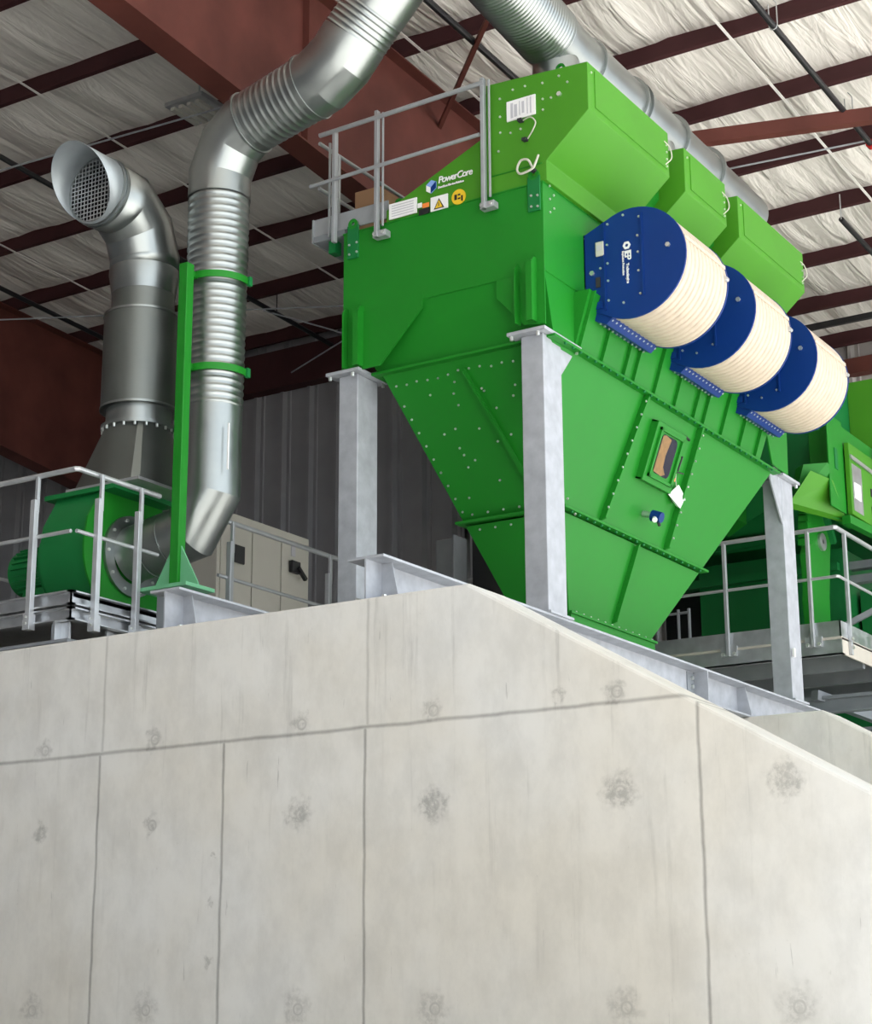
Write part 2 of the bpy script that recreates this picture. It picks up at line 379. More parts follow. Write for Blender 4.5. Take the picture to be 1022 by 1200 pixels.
def rafter(x, zb, label):
    # tapered plate rafter, deep web with flanges; zb(y) underside
    t = thing('rafter', (x, YF+.2, zb(YF+.2)), label, 'roof beam', 'main rafters')
    ys = [YF+.2, 12.0, 16.0, 19.0, YB-.2 if x > -13.4 else 21.9]
    web = MB(); n = len(ys)
    top = [(y, RZ(y)-.02) for y in ys]; bot = [(y, zb(y)) for y in ys]
    web.prism(bot + top[::-1], 'x', x-.008, x+.008); web.build('web', 'rust', t)
    fl = MB(); fu = MB()
    for i in range(n-1):
        for mb, q, hh in ((fl, bot, -.02), (fu, top, .018)):
            (a, za), (c, zc) = q[i], q[i+1]
            mb.hexa([(x-.15, a, za), (x+.15, a, za), (x+.15, c, zc), (x-.15, c, zc)], [(x-.15, a, za+hh), (x+.15, a, za+hh), (x+.15, c, zc+hh), (x-.15, c, zc+hh)])
    fl.build('lower_flange', 'rust', t); fu.build('upper_flange', 'rust', t)
    for y in (10.2, 13.9, 17.6):
        MB().box(x+.008, x+.09, y-.006, y+.006, zb(y)+.0, RZ(y)-.03).build('stiffener', 'rust', t)
    return t
rafter(-10.4, lambda y: 10.42-0.085*(y-11.05), 'deep rusty red tapered rafter crossing above the silver ducts')
rafter(-19.4, lambda y: 9.85-0.115*(y-17.0), 'rusty red rafter low on the left edge, behind the silencer')
def strap(x, label):
    b = MB()
    for i in range(len(PUR)-1):
        b.bar((x, PUR[i], RZ(PUR[i])-.006), (x, PUR[i+1], RZ(PUR[i+1])-.006), .035, .006)
    tag(b.build('strap', 'strap'), label, 'strap', 'white straps under the purlins')
strap(-6.93, 'white banding strap under the purlins beside the black pipe at upper right')
strap(-10.0, 'white banding strap under the purlins, just above the third blue vent')
strap(-14.4, 'white banding strap under the purlins behind the tall green post')
strap(-17.8, 'white banding strap under the purlins at the left edge')
def pipe(pts, r, m, label, cat='pipe', group=None, name='sprinkler_pipe', n=10):
    return tag(MB().tube(pts, r, n).build(name, m, smooth=True), label, cat, group)
t = thing('sprinkler_pipe', (-6.24, 15, RZ(15)-.30), 'long black sprinkler pipe under the roof at the upper right corner', 'pipe', 'sprinkler pipes')
MB().tube([(-6.24, 12.5, RZ(12.5)-.33), (-6.24, 19.6, RZ(19.6)-.33)], .035, 12).build('pipe_run', 'black', t, smooth=True)
MB().ring((-6.24, 19.62, RZ(19.6)-.33), (0, 1, 0), .03, .055, .07).build('coupling', 'red', t, smooth=True)
MB().tube([(-6.24, 19.6, RZ(19.6)-.33), (-6.1, 20.6, RZ(20.6)-.33), (-6.1, 23, RZ(23)-.33)], .03, 12).build('pipe_run', 'black', t, smooth=True)
for y in (16.62, 18.9):
    b = MB(); zz = RZ(y)-.33
    b.tube([(-6.24-.045, y, zz+.26), (-6.24-.045, y, zz), (-6.24-.03, y, zz-.035), (-6.24, y, zz-.045), (-6.24+.03, y, zz-.035), (-6.24+.045, y, zz), (-6.24+.045, y, zz+.26), (-6.24, y, zz+.33)], .007, 6)
    b.build('hanger_loop', 'galv', t, smooth=True)
def simple_pipe(x, y0, y1, r, label, drop=.3):
    t = thing('sprinkler_pipe', (x, y0, RZ(y0)-drop), label, 'pipe', 'sprinkler pipes')
    MB().tube([(x, y0, RZ(y0)-drop), (x, y1, RZ(y1)-drop)], r, 12).build('pipe_run', 'black', t, smooth=True)
    for k, y in enumerate(PUR):
        if y0+.1 < y < y1-.1 and k % 2 == 0: MB().tube([(x, y, RZ(y)), (x, y, RZ(y)-drop)], .009, 6).build('hanger_rod', 'black', t)
    return t
t = simple_pipe(-7.27, 21.4, 26.2, .035, 'short black pipe hung under the white ceiling at the right edge')
MB().tube([(-7.27, 21.4, RZ(21.4)-.3), (-7.27, 21.4, RZ(21.4)+.05)], .008, 6).build('hanger_rod', 'galv', t)
simple_pipe(-9.15, 12.8, 20.0, .04, 'black pipe running down between the two silver ducts at the top')
simple_pipe(-15.5, 13.0, 21.6, .035, 'black pipe under the ceiling behind the slanted stack mouth')
simple_pipe(-18.38, 15.0, 21.6, .035, 'black pipe at the left edge above the low rusty rafter')
tag(MB().bar((-10.3, 17.68, 11.47), (0.4, 20.45, 11.36), .12, .17).build('diagonal_strut', 'rust'), 'reddish brown strut crossing the ceiling bays at upper right', 'roof brace')
tag(MB().bar((-8.75, 14.95, 11.68), (-10.7, 16.9, 11.55), .05, .05).build('flange_brace', 'rust'), 'thin brown brace sloping behind the top guard rail', 'roof brace')
tag(MB().bar((-9.4, 24.6, RZ(24.6)-.3), (-5, 24.75, RZ(24.6)-.25), .06, .09).build('service_rail', 'black'), 'thin black bar under the far right purlins', 'rail')
tag(MB().box(-13.3, 0.5, 26.3, 26.5, 11.1, 11.35).build('eave_girt', 'rust'), 'reddish brown girt at the head of the pale far wall', 'roof beam')
tag(MB().box(-29, -13.4, 21.72, 21.95, 11.0, 11.62).build('eave_girt', 'maroon'), 'dark girt at the head of the charcoal wall', 'roof beam')
for p, q, lab in (((-14.9, 13.0, 11.9), (-16.9, 15.3, 11.6), 'thin steel rod crossing the ceiling at the upper left corner'),
                  ((-17.7, 14.4, 11.5), (-10.45, 14.6, 11.35), 'pale rod running level behind the slanted stack mouth'),
                  ((-19.3, 17.5, 11.3), (-14.0, 19.9, 11.2), 'pale rod passing behind the silencer toward the back wall'),
                  ((-15.6, 20.0, 11.5), (-13.3, 21.6, 10.7), 'brace rod rising beside the left leg of the collector'),
                  ((-16.2, 21.5, 11.1), (-12.5, 20.0, 11.3), 'brace rod crossing above the left galvanised leg'),
                  ((-9.0, 19.3, RZ(19.5)-.28), (-5.0, 19.9, RZ(19.8)-.2), 'thin conduit strung across the ceiling at the right edge')):
    tag(MB().tube([p, q], .011, 6).build('brace_rod', 'galvdull'), lab, 'rod', 'thin rods under the roof')
t = thing('light_fixture', (-12.57, 14.83, 11.6), 'pale high-bay light fixture beside the rusty rafter', 'light')
MB().box(-12.85, -12.30, 14.55, 15.1, 11.62, 11.68).build('housing', 'galv', t, bevel=.01)
b = MB()
for i in range(4): b.box(-12.80+.12*i, -12.74+.12*i, 14.6, 15.05, 11.58, 11.62)
b.build('fin', 'cabinet', t)
MB().tube([(-12.57, 14.83, 11.68), (-12.57, 14.83, 12.22)], .012, 6).build('hanger_rod', 'galv', t)

# ------------------------------------------------------------------ support beams on the walls
def ibeam(x, y0, y1, zb, zt, w, label, splices, stiff):
    t = thing('steel_beam', (x, y0, zb), label, 'beam', 'galvanised beams resting on the walls')
    f = .018
    MB().box(x-w/2, x+w/2, y0, y1, zt-f, zt).build('top_flange', 'galvdull', t)
    MB().box(x-w/2, x+w/2, y0, y1, zb, zb+f).build('bottom_flange', 'galvdull', t)
    MB().box(x-.006, x+.006, y0, y1, zb+f, zt-f).build('web', 'galvdull', t)
    for y in stiff:
        for sx in (-1, 1):
            xa = x+sx*.006; xo = x+sx*(w/2-.005); xm = x+sx*(w/2-.06)
            MB().prism([(xa, zb+f), (xo, zb+f), (xo, zb+f+.03), (xm, zt-f), (xa, zt-f)], 'y', y-.006, y+.006).build('stiffener', 'galvdull', t)
    bp = []
    for y in splices:
        for sx in (-1, 1):
            MB().box(x+sx*.006 if sx > 0 else x-.016, x+.016 if sx > 0 else x-.006, y-.16, y, zb+.03, zt-.03).build('splice_plate', 'grey', t)
            MB().box(min(x+sx*.006, x+sx*w/2), max(x+sx*.006, x+sx*w/2), y-.008, y+.008, zb+f, zt-f).build('stiffener', 'galvdull', t)
        for k in range(3): bp.append(((x+.016, y-.07, zb+.08+.08*k), (1, 0, 0)))
    if bp: bolts(t, bp, .02, .02)
    bolts(t, [((x+w/2-.04, y0+.07, zb+f), (0, 0, 1)), ((x-w/2+.04, y0+.07, zb+f), (0, 0, 1)), ((x+w/2-.04, 16.5, zb+f), (0, 0, 1))], .018, .03)
    return t
ibeam(-6.95, 10.10, 18.35, 4.28, 4.60, .30, 'long galvanised steel beam from the wall peak back to the second wall', (15.45,), (10.3, 16.45))
ibeam(-8.76, 10.12, 16.7, 4.28, 4.60, .28, 'galvanised steel beam on the wall top between the blower and the left leg', (), (10.34,))

# ------------------------------------------------------------------ dust collector
DC = thing('dust_collector', (-7.8, 14.95, 4.62), 'large bright green dust collector with tapered hopper on galvanised legs', 'dust collector')
# hood / filter modules: gable end profile (x,z)
prof = [(-8.36, 8.30), (-8.36, 8.42), (-7.34, 8.86), (-7.32, 9.34), (-6.33, 9.28), (-6.33, 8.84), (-6.74, 8.48), (-6.74, 8.30)]
ZT = 8.30
def module(y0, y1, name='filter_module'):
    m = MB().prism(prof, 'y', y0, y1).build(name, 'green2' if y0 > 13 else 'green2', DC, bevel=.006)
    return m
m1 = module(12.45, 14.02); m2 = module(14.36, 15.30); m3 = module(15.60, 17.32)
m1.data.materials.append(M['green'])
core = MB().prism([(-8.2, 8.30), (-8.2, 8.40), (-7.3, 8.80), (-7.3, 9.2), (-6.6, 9.2), (-6.6, 8.82), (-6.85, 8.55), (-6.85, 8.30)], 'y', 13.9, 17.0).build('module_duct', 'green', DC)
for (m, ya, yb) in ((m1, 12.45, 14.02), (m2, 14.36, 15.30), (m3, 15.60, 17.32)):
    MB().box(-6.33, -6.322, ya+.12, yb-.05, 8.90, 9.24).build('side_panel', 'green2', m, bevel=.003)
    q = [((-6.322, yb-.07, 8.92+.07*k), (1, 0, 0)) for k in range(4)] + [((-6.33, ya+.06, 9.2), (1, 0, 0))]
    bolts(m, q, .01, .01)
    MB().tube(curve([(-6.325, yb-.10, 9.16), (-6.29, yb-.06, 9.10), (-6.28, yb-.05, 9.0), (-6.325, yb-.09, 8.93)]), .006, 6).build('latch_wire', 'wire', m, smooth=True)
MB().box(-7.30, -6.78, 12.444, 12.452, 8.46, 8.468).build('seam_strip', 'green', m1)
# housing
hx0, hx1, hy0, hy1 = -8.82, -6.78, 12.45, 17.40
house = MB().box(hx0, hx1, hy0, hy1, 7.50, ZT).build('housing', 'green', DC, bevel=.005)
# lower sloping skirt
MB().hexa([(-8.55, 12.62, 6.97), (-6.80, 12.62, 6.97), (-6.80, 17.0, 6.97), (-8.55, 17.0, 6.97)],
          [(-8.80, 12.462, 7.50), (-6.79, 12.462, 7.50), (-6.79, 17.05, 7.50), (-8.80, 17.05, 7.50)]).build('skirt', 'green', DC)
# corner shear plates
MB().prism([(-8.82, 7.50), (-7.98, 7.56), (-7.98, 7.42), (-8.42, 6.98), (-8.82, 6.98)], 'y', 12.442, 12.456).build('corner_plate', 'green', DC)
MB().prism([(-6.78, 7.50), (-7.24, 7.50), (-7.24, 7.34), (-6.98, 7.05), (-6.78, 7.02)], 'y', 12.442, 12.456).build('corner_plate', 'green', DC)
MB().prism([(17.40, 7.60), (17.05, 7.60), (17.27, 7.02), (17.69, 7.0), (17.72, 7.55)], 'x', -6.79, -6.772).build('corner_plate', 'green', DC)
# stiffener fins at corners on front face
for x, z0, z1 in ((-8.76, 7.0, 7.56), (-8.60, 7.0, 7.56), (-7.02, 7.05, 7.58), (-6.86, 7.05, 7.62)):
    MB().prism([(12.45, z0), (12.36, z0), (12.36, z1-.05), (12.40, z1), (12.45, z1)], 'x', x-.006, x+.006).build('fin', 'green', DC)
    if x in (-8.60, -6.86): MB().box(x-.05, x+.006, 12.352, 12.362, z0, z1-.06).build('fin', 'green', DC)
# sloped vent panel on the right side
MB().hexa([(-6.86, 12.98, 6.98), (-6.80, 12.98, 6.98), (-6.80, 16.98, 6.98), (-6.86, 16.98, 6.98)],
          [(-6.86, 12.98, 7.48), (-6.64, 12.98, 7.48), (-6.64, 17.02, 7.48), (-6.86, 17.02, 7.48)]).build('vent_panel', 'green', DC)
for y in (13.02, 13.43, 13.85, 14.04, 14.46, 14.89, 15.31, 15.53, 15.95, 16.40, 16.80):
    MB().hexa([(-6.82, y, 6.99), (-6.762, y, 6.99), (-6.762, y+.014, 6.99), (-6.82, y+.014, 6.99)],
              [(-6.66, y, 7.47), (-6.602, y, 7.47), (-6.602, y+.014, 7.47), (-6.66, y+.014, 7.47)]).build('fin', 'green', DC)
MB().box(-8.825, -6.775, 12.442, 17.41, 8.29, 8.302).build('seam_flange', 'green', DC)
# hopper
T = [(-8.50, 12.60, 6.95), (-6.81, 12.60, 6.95), (-6.81, 17.32, 6.95), (-8.50, 17.32, 6.95)]
B5 = [(-8.06, 14.14, 4.98), (-7.53, 14.14, 4.98), (-7.53, 15.76, 4.98), (-8.06, 15.76, 4.98)]
fz = (6.95-5.77)/(6.95-4.98)
Mi = [lerp(a, c, fz) for a, c in zip(T, B5)]
Mi2 = [lerp(a, c, fz+.012) for a, c in zip(T, B5)]
def grow(q, d):
    c = sum((Vector(p) for p in q), Vector())/4
    return [Vector((p[0]+math.copysign(d, p[0]-c.x), p[1]+math.copysign(d, p[1]-c.y), p[2])) for p in q]
HU = MB().hexa(Mi, T).build('upper_hopper', 'green', DC, bevel=.004)
HL = MB().hexa(B5, Mi2).build('lower_hopper', 'green', DC, bevel=.004)
def frame_ring(q, d, h):
    b = MB(); o = grow(q, d)
    for i in range(4):
        j = (i+1) % 4
        a, c, e, g = Vector(q[i]), Vector(q[j]), o[j], o[i]
        b.hexa([a-Vector((0, 0, h/2)), c-Vector((0, 0, h/2)), e-Vector((0, 0, h/2)), g-Vector((0, 0, h/2))],
               [a+Vector((0, 0, h/2)), c+Vector((0, 0, h/2)), e+Vector((0, 0, h/2)), g+Vector((0, 0, h/2))])
    return b
frame_ring(T, .07, .022).build('seam_flange', 'green', DC)
frame_ring(Mi, .06, .022).build('seam_flange', 'green', DC)
frame_ring(B5, .06, .022).build('seam_flange', 'green', DC)
MB().box(-8.10, -7.49, 14.10, 15.80, 4.70, 4.97).build('outlet', 'green', DC)
# hopper stiffeners on the right face
def hp(y, z, off=0.0):
    k = (z-4.98)/(6.95-4.98); return Vector((-7.53+(.72)*k+off, y, z))
def rib(ya, za, yb, zb_, w=.014, h=.05):
    a = hp(ya, za); c = hp(yb, zb_)
    MB().hexa([a, a+Vector((h, 0, .018)), a+Vector((h, w, .018)), a+Vector((0, w, 0))], [c, c+Vector((h, 0, .018)), c+Vector((h, w, .018)), c+Vector((0, w, 0))]).build('fin', 'green', DC)
rib(14.18, 5.80, 14.33, 6.93, .03, .07); rib(15.50, 5.80, 15.49, 6.93, .03, .07); rib(14.94, 5.02, 14.94, 5.72, .02, .06)
def hf(x, z, off=0):   # front face
    k = (z-4.98)/(6.95-4.98); return Vector((x, 14.14-1.54*k-off, z))
a, c = hf(-7.70, 6.86), hf(-7.42, 5.85)
MB().hexa([a, a+Vector((.014, 0, 0)), a+Vector((.014, -.05, -.03)), a+Vector((0, -.05, -.03))], [c, c+Vector((.014, 0, 0)), c+Vector((.014, -.05, .02)), c+Vector((0, -.05, .02))]).build('fin', 'green', DC)
a, c = hf(-7.72, 6.86, .04), hf(-7.44, 5.85, .04)
MB().hexa([a, a+Vector((.05, 0, 0)), a+Vector((.05, -.012, 0)), a+Vector((0, -.012, 0))], [c, c+Vector((.05, 0, 0)), c+Vector((.05, -.012, 0)), c+Vector((0, -.012, 0))]).build('fin', 'green', DC)
# bolts
bp = []
nf = Vector((0, -1, -.78)).normalized(); nr = Vector((1, 0, -.365)).normalized()
for k in range(15): bp.append((hf(-8.40+1.5*k/14, 6.86+random.uniform(-.015, .015)), nf))
for k in range(9): 
    z = 6.7-k*.105; bp.append((hf(-8.50+(6.95-z)*.2234+.05, z), nf))
for k in range(26):
    x = random.uniform(-8.2, -7.12); z = random.uniform(5.9, 6.8)
    if x < -8.50+(6.95-z)*.25+.1: continue
    bp.append((hf(x, z), nf))
for k in range(7): bp.append((hf(-8.12+.16*k, 5.83), nf)); 
for k in range(7): bp.append((hf(-8.10+.16*k, 5.71), nf))
gb = []
for k in range(34): gb.append((Vector((-6.745, 12.72+k*.135, 6.936)), (0, 0, -1)))
for k in range(20): gb.append((Vector((-7.20, 13.62+k*.14, 5.755)), (0, 0, -1)))
for k in range(12): bp.append((Vector((-7.495, 14.2+k*.14, 4.998)), (1, 0, 0)))
for k in range(9):
    z = 5.9+k*.12; bp.append((hp(14.14+.135*(z-5.8)/1.13, z)+Vector((.075, 0, 0)), (1, 0, 0))); bp.append((hp(15.50, z)+Vector((.075, 0, 0)), (1, 0, 0)))
for (x, z) in ((-6.88, 8.18), (-6.82, 8.17), (-6.88, 8.08), (-6.82, 8.07), (-8.74, 8.17), (-8.66, 8.18), (-8.74, 8.08), (-8.66, 8.09)): bp.append(((x, 12.43, z), (0, -1, 0)))
for (x, z) in [(-7.18, 8.85), (-7.18, 9.0), (-7.18, 9.17), (-7.05, 9.22), (-6.93, 9.22), (-6.76, 9.2), (-6.76, 9.05), (-6.68, 9.04), (-6.60, 9.06), (-6.52, 9.14), (-6.6, 9.22), (-7.08, 8.82), (-6.98, 8.83), (-7.2, 8.68), (-6.76, 8.95)]:
    bp.append(((x, 12.45, z), (0, -1, 0)))
for k in range(6): bp.append(((-6.775, 12.55+.07*(k % 2), 8.05+.06*k), (1, 0, 0)))
bolts(DC, bp, .0105, .011, 60)
bolts(DC, gb, .014, .018, 38, 'dgreen')
bolts(m1, [((-6.60, 12.45, 9.05), (0, -1, 0))], .022, .02)
# corner lifting brackets on the housing
for x in (-8.70, -6.85):
    b = MB().box(x-.07, x+.05, 12.432, 12.45, 8.04, 8.36); b.build('corner_bracket', 'dgreen', DC, bevel=.005)
    MB().ring((x-.01, 12.44, 8.37), (0, 1, 0), .02, .05, .016, 20).build('lifting_lug', 'green', DC, smooth=True)
MB().ring((-6.62, 12.52, 9.33), (0, 1, 0), .022, .045, .02, 20).build('lifting_lug', 'green', DC, smooth=True)
MB().ring((-8.27, 12.52, 8.50), (0, 1, 0), .018, .04, .02, 20).build('lifting_lug', 'green', DC, smooth=True)
# labels and plates
pl = MB().box(-7.11, -6.83, 12.436, 12.448, 8.93, 9.115).build('rating_plate', 'white', DC)
b = MB()
for i, (x0, x1, z0, z1) in enumerate(((-7.07, -7.045, 8.95, 9.09), (-7.035, -7.005, 8.955, 9.07), (-6.985, -6.975, 8.96, 9.09), (-6.96, -6.935, 8.97, 9.08), (-6.91, -6.90, 8.95, 9.10), (-6.88, -6.865, 8.95, 9.10))): b.box(x0, x1, 12.434, 12.4365, z0, z1)
b.build('printing', 'print', pl)
pl = MB().box(-8.32, -8.03, 12.432, 12.442, 8.315, 8.46).build('rating_plate', 'white', DC)
b = MB()
for i in range(5): b.box(-8.29, -8.06, 12.430, 12.433, 8.335+.024*i, 8.343+.024*i)
b.build('printing', 'print', pl)
w = MB().box(-7.885, -7.71, 12.432, 12.442, 8.285, 8.415).build('warning_sign', 'white', DC)
MB().prism([(-7.85, 8.295), (-7.745, 8.295), (-7.797, 8.39)], 'y', 12.429, 12.432).build('triangle', 'black', w)
MB().prism([(-7.835, 8.303), (-7.76, 8.303), (-7.797, 8.372)], 'y', 12.427, 12.429).build('triangle', 'yellow', w)
MB().tube([(-7.797, 12.4265, 8.315), (-7.797, 12.4265, 8.35)], .004, 6).build('symbol', 'black', w)
w = MB().tube([(-7.60, 12.442, 8.355), (-7.60, 12.432, 8.355)], .07, 28).build('warning_sign', 'yellow', DC)
b = MB().box(-7.64, -7.615, 12.429, 12.432, 8.33, 8.38).box(-7.605, -7.58, 12.429, 12.432, 8.33, 8.345).box(-7.605, -7.58, 12.429, 12.432, 8.365, 8.38)
b.box(-7.572, -7.555, 12.429, 12.432, 8.31, 8.36); b.build('symbol', 'black', w)
w = MB().box(-8.01, -7.90, 12.434, 12.442, 8.28, 8.335).build('warning_sign', 'black', DC)
MB().box(-7.97, -7.90, 12.432, 12.434, 8.338, 8.38).build('warning_sign', 'orange', DC)
MB().box(-8.02, -7.975, 12.432, 12.434, 8.35, 8.395).build('warning_sign', 'white', DC)
# cube emblem and name
e = MB().prism([(-7.93, 8.55), (-7.88, 8.585), (-7.83, 8.56), (-7.83, 8.50), (-7.885, 8.46), (-7.93, 8.49)], 'y', 12.436, 12.444).build('emblem', 'lblue', DC)
MB().prism([(-7.93, 8.545), (-7.885, 8.515), (-7.885, 8.46), (-7.93, 8.49)], 'y', 12.433, 12.436).build('cube_face', 'white', e)
MB().prism([(-7.885, 8.515), (-7.83, 8.56), (-7.83, 8.50), (-7.885, 8.46)], 'y', 12.433, 12.436).build('cube_face', 'blue', e)
text('PowerCore', .088, 'white', DC, (-7.81, 12.437, 8.535), (1, 0, 0), (0, 0, 1), bold=.0012, spacing=.80, shear=.15)
text('Donaldson Filtration Solutions', .0255, 'white', DC, (-7.81, 12.437, 8.487), (1, 0, 0), (0, 0, 1), bold=.0012, spacing=.86)
# hoses
MB().tube(curve([(-6.80, 12.42, 8.53), (-6.81, 12.38, 8.44), (-6.84, 12.38, 8.40), (-6.95, 12.38, 8.38), (-6.985, 12.38, 8.43), (-6.95, 12.38, 8.50), (-6.88, 12.38, 8.49), (-6.86, 12.42, 8.43)]), .010, 8).build('cable', 'wire', DC, smooth=True)
MB().tube(curve([(-6.96, 12.44, 8.90), (-6.86, 12.40, 8.89), (-6.81, 12.40, 8.83), (-6.84, 12.40, 8.76), (-6.91, 12.44, 8.72)]), .006, 8).build('cable', 'wire', DC, smooth=True)
for x, z in ((-6.97, 8.90), (-6.93, 8.71), (-6.85, 8.40)): MB().box(x-.02, x+.02, 12.40, 12.45, z-.012, z+.012).build('cable_clip', 'dark', DC)
# access door on the hopper
def hq(y, z, o): # o = distance off the face
    return hp(y, z) + nr*o
dy0, dy1, dz0, dz1 = 14.60, 15.20, 6.27, 6.80
def slab_on(y0, y1, z0, z1, o0, o1, name, m, parent, bevel=0, extra=None):
    return MB().hexa([hq(y0, z0, o0), hq(y1, z0, o0), hq(y1, z1, o0), hq(y0, z1, o0)], [hq(y0, z0, o1), hq(y1, z0, o1), hq(y1, z1, o1), hq(y0, z1, o1)]).build(name, m, parent, bevel=bevel)
door = slab_on(dy0, dy1, dz0, dz1, .05, .075, 'access_door', 'green', DC, .004)
b = MB()
for (y0, y1, z0, z1) in ((dy0, dy1, dz0, dz0+.015), (dy0, dy1, dz1-.015, dz1), (dy0, dy0+.015, dz0, dz1), (dy1-.015, dy1, dz0, dz1)):
    b.hexa([hq(y0, z0, 0), hq(y1, z0, 0), hq(y1, z1, 0), hq(y0, z1, 0)], [hq(y0, z0, .055), hq(y1, z0, .055), hq(y1, z1, .055), hq(y0, z1, .055)])
b.build('door_frame', 'green', door)
b = MB()
for (y0, y1, z0, z1) in ((14.66, 15.14, 6.32, 6.345), (14.66, 15.14, 6.735, 6.76), (14.66, 14.69, 6.32, 6.76), (15.11, 15.14, 6.32, 6.76)):
    b.hexa([hq(y0, z0, .07), hq(y1, z0, .07), hq(y1, z1, .07), hq(y0, z1, .07)], [hq(y0, z0, .10), hq(y1, z0, .10), hq(y1, z1, .10), hq(y0, z1, .10)])
b.build('raised_rim', 'green', door)
def rounded(y0, y1, z0, z1, r, n=5):
    out = []
    for (cy, cz, a0) in ((y1-r, z1-r, 0), (y0+r, z1-r, 90), (y0+r, z0+r, 180), (y1-r, z0+r, 270)):
        for k in range(n+1):
            a = math.radians(a0+90*k/n); out.append((cy+r*math.cos(a), cz+r*math.sin(a)))
    return out
def plate_poly(poly, o0, o1, name, m, parent):
    n = len(poly); b = MB(); vs = [hq(y, z, o0) for y, z in poly] + [hq(y, z, o1) for y, z in poly]
    b.add(vs, [tuple(range(n))[::-1], tuple(range(n, 2*n))]+[(i, (i+1) % n, n+(i+1) % n, n+i) for i in range(n)]); return b.build(name, m, parent)
plate_poly(rounded(14.73, 15.06, 6.37, 6.72, .06), .075, .079, 'window', 'glass', door)
plate_poly([(14.74, 6.38), (14.90, 6.37), (14.97, 6.395), (14.90, 6.45), (14.885, 6.55), (14.905, 6.64), (14.92, 6.70), (14.80, 6.715), (14.745, 6.70)], .0795, .083, 'window_liner', 'tan', door)
MB().tube([hq(15.24, 6.62, .01), hq(15.25, 6.62, .06), hq(15.24, 6.50, .06), hq(15.22, 6.50, .01)], .009, 8).build('door_handle', 'black', door, smooth=True)
MB().tube([hq(15.18, 6.80, .02), hq(15.24, 6.80, .05), hq(15.36, 6.80, .02)], .012, 8).build('latch', 'black', door, smooth=True)
MB().tube([hq(15.24, 6.48, .02), hq(15.42, 6.50, .03)], .007, 6).build('latch', 'black', door, smooth=True)
slab_on(15.20, 15.30, 6.40, 6.43, .0, .03, 'tag', 'orange', DC)
b = MB(); b.hexa([hq(15.24, 6.27, .03), hq(15.42, 6.20, .05), hq(15.54, 6.32, .02), hq(15.38, 6.38, .02)], [hq(15.24, 6.27, .035), hq(15.42, 6.19, .10), hq(15.55, 6.31, .05), hq(15.38, 6.39, .035)])
b.build('document_pouch', 'white', DC)
MB().tube([hq(15.28, 6.50, .02), hq(15.30, 6.42, .03), hq(15.36, 6.36, .03)], .004, 6).build('cable', 'wire', DC)
# level sensor
sn = MB().tube([hq(14.93, 6.02, .0), hq(14.93, 6.02, .10)], .03, 12).build('level_sensor', 'galv', DC, smooth=True)
MB().tube([hq(14.93, 6.02, .10), hq(14.93, 6.02, .20)], [.055, .05], 16).build('sensor_head', 'blue', sn, smooth=True)
MB().tube([hq(14.90, 6.0, .15), hq(14.87, 5.98, .17)], .025, 12).build('sensor_cap', 'white', sn, smooth=True)
MB().tube([hq(14.96, 6.0, .15), hq(15.02, 5.96, .15)], .016, 8).build('cable_gland', 'dark', sn, smooth=True)

# legs
def leg(x0, x1, y0, y1, zb, side):
    l = MB().box(x0, x1, y0, y1, zb, 6.96).build('leg', 'galvdull', DC, bevel=.008)
    MB().box(x0-.09, x1+.06, y0-.08, y1+.26 if side == 'r' else y1+.08, 6.96, 6.99).build('cap_plate', 'galvdull', l, bevel=.003)
    yy = y1 if side == 'r' else y0
    if side == 'r': MB().prism([(y1, 6.96), (y1+.20, 6.96), (y1+.20, 6.90), (y1, 6.68)], 'x', x1-.02, x1-.005).build('gusset', 'galvdull', l)
    if side == 'b': MB().prism([(y0, 6.96), (y0-.30, 6.96), (y0-.28, 6.88), (y0, 6.45)], 'x', x1-.02, x1-.005).build('gusset', 'galvdull', l)
    bolts(l, [((x0-.06, y0-.05, 6.96), (0, 0, -1)), ((x1+.03, y1+(.22 if side == 'r' else .04), 6.96), (0, 0, -1)), ((x1-.02, y0-.05, 6.96), (0, 0, -1))], .016, .035)
    MB().box(x0-.04, x1+.04, y0-.04, y1+.04, zb, zb+.02).build('base_plate', 'galvdull', l)
    return l
leg(-8.87, -8.67, 12.47, 12.78, 4.27, 'f')
leg(-7.03, -6.82, 12.47, 12.78, 4.60, 'r')
leg(-7.03, -6.82, 17.60, 17.91, 4.60, 'b')
leg(-8.84, -8.63, 17.60, 17.91, 4.28, 'f')
MB().box(-6.84, -6.80, 17.35, 17.47, 6.95, 7.02).build('lifting_eye', 'galv', DC)
MB().box(-6.80, -6.78, 17.60, 17.64, 5.05, 5.14).build('tag', 'white', DC)

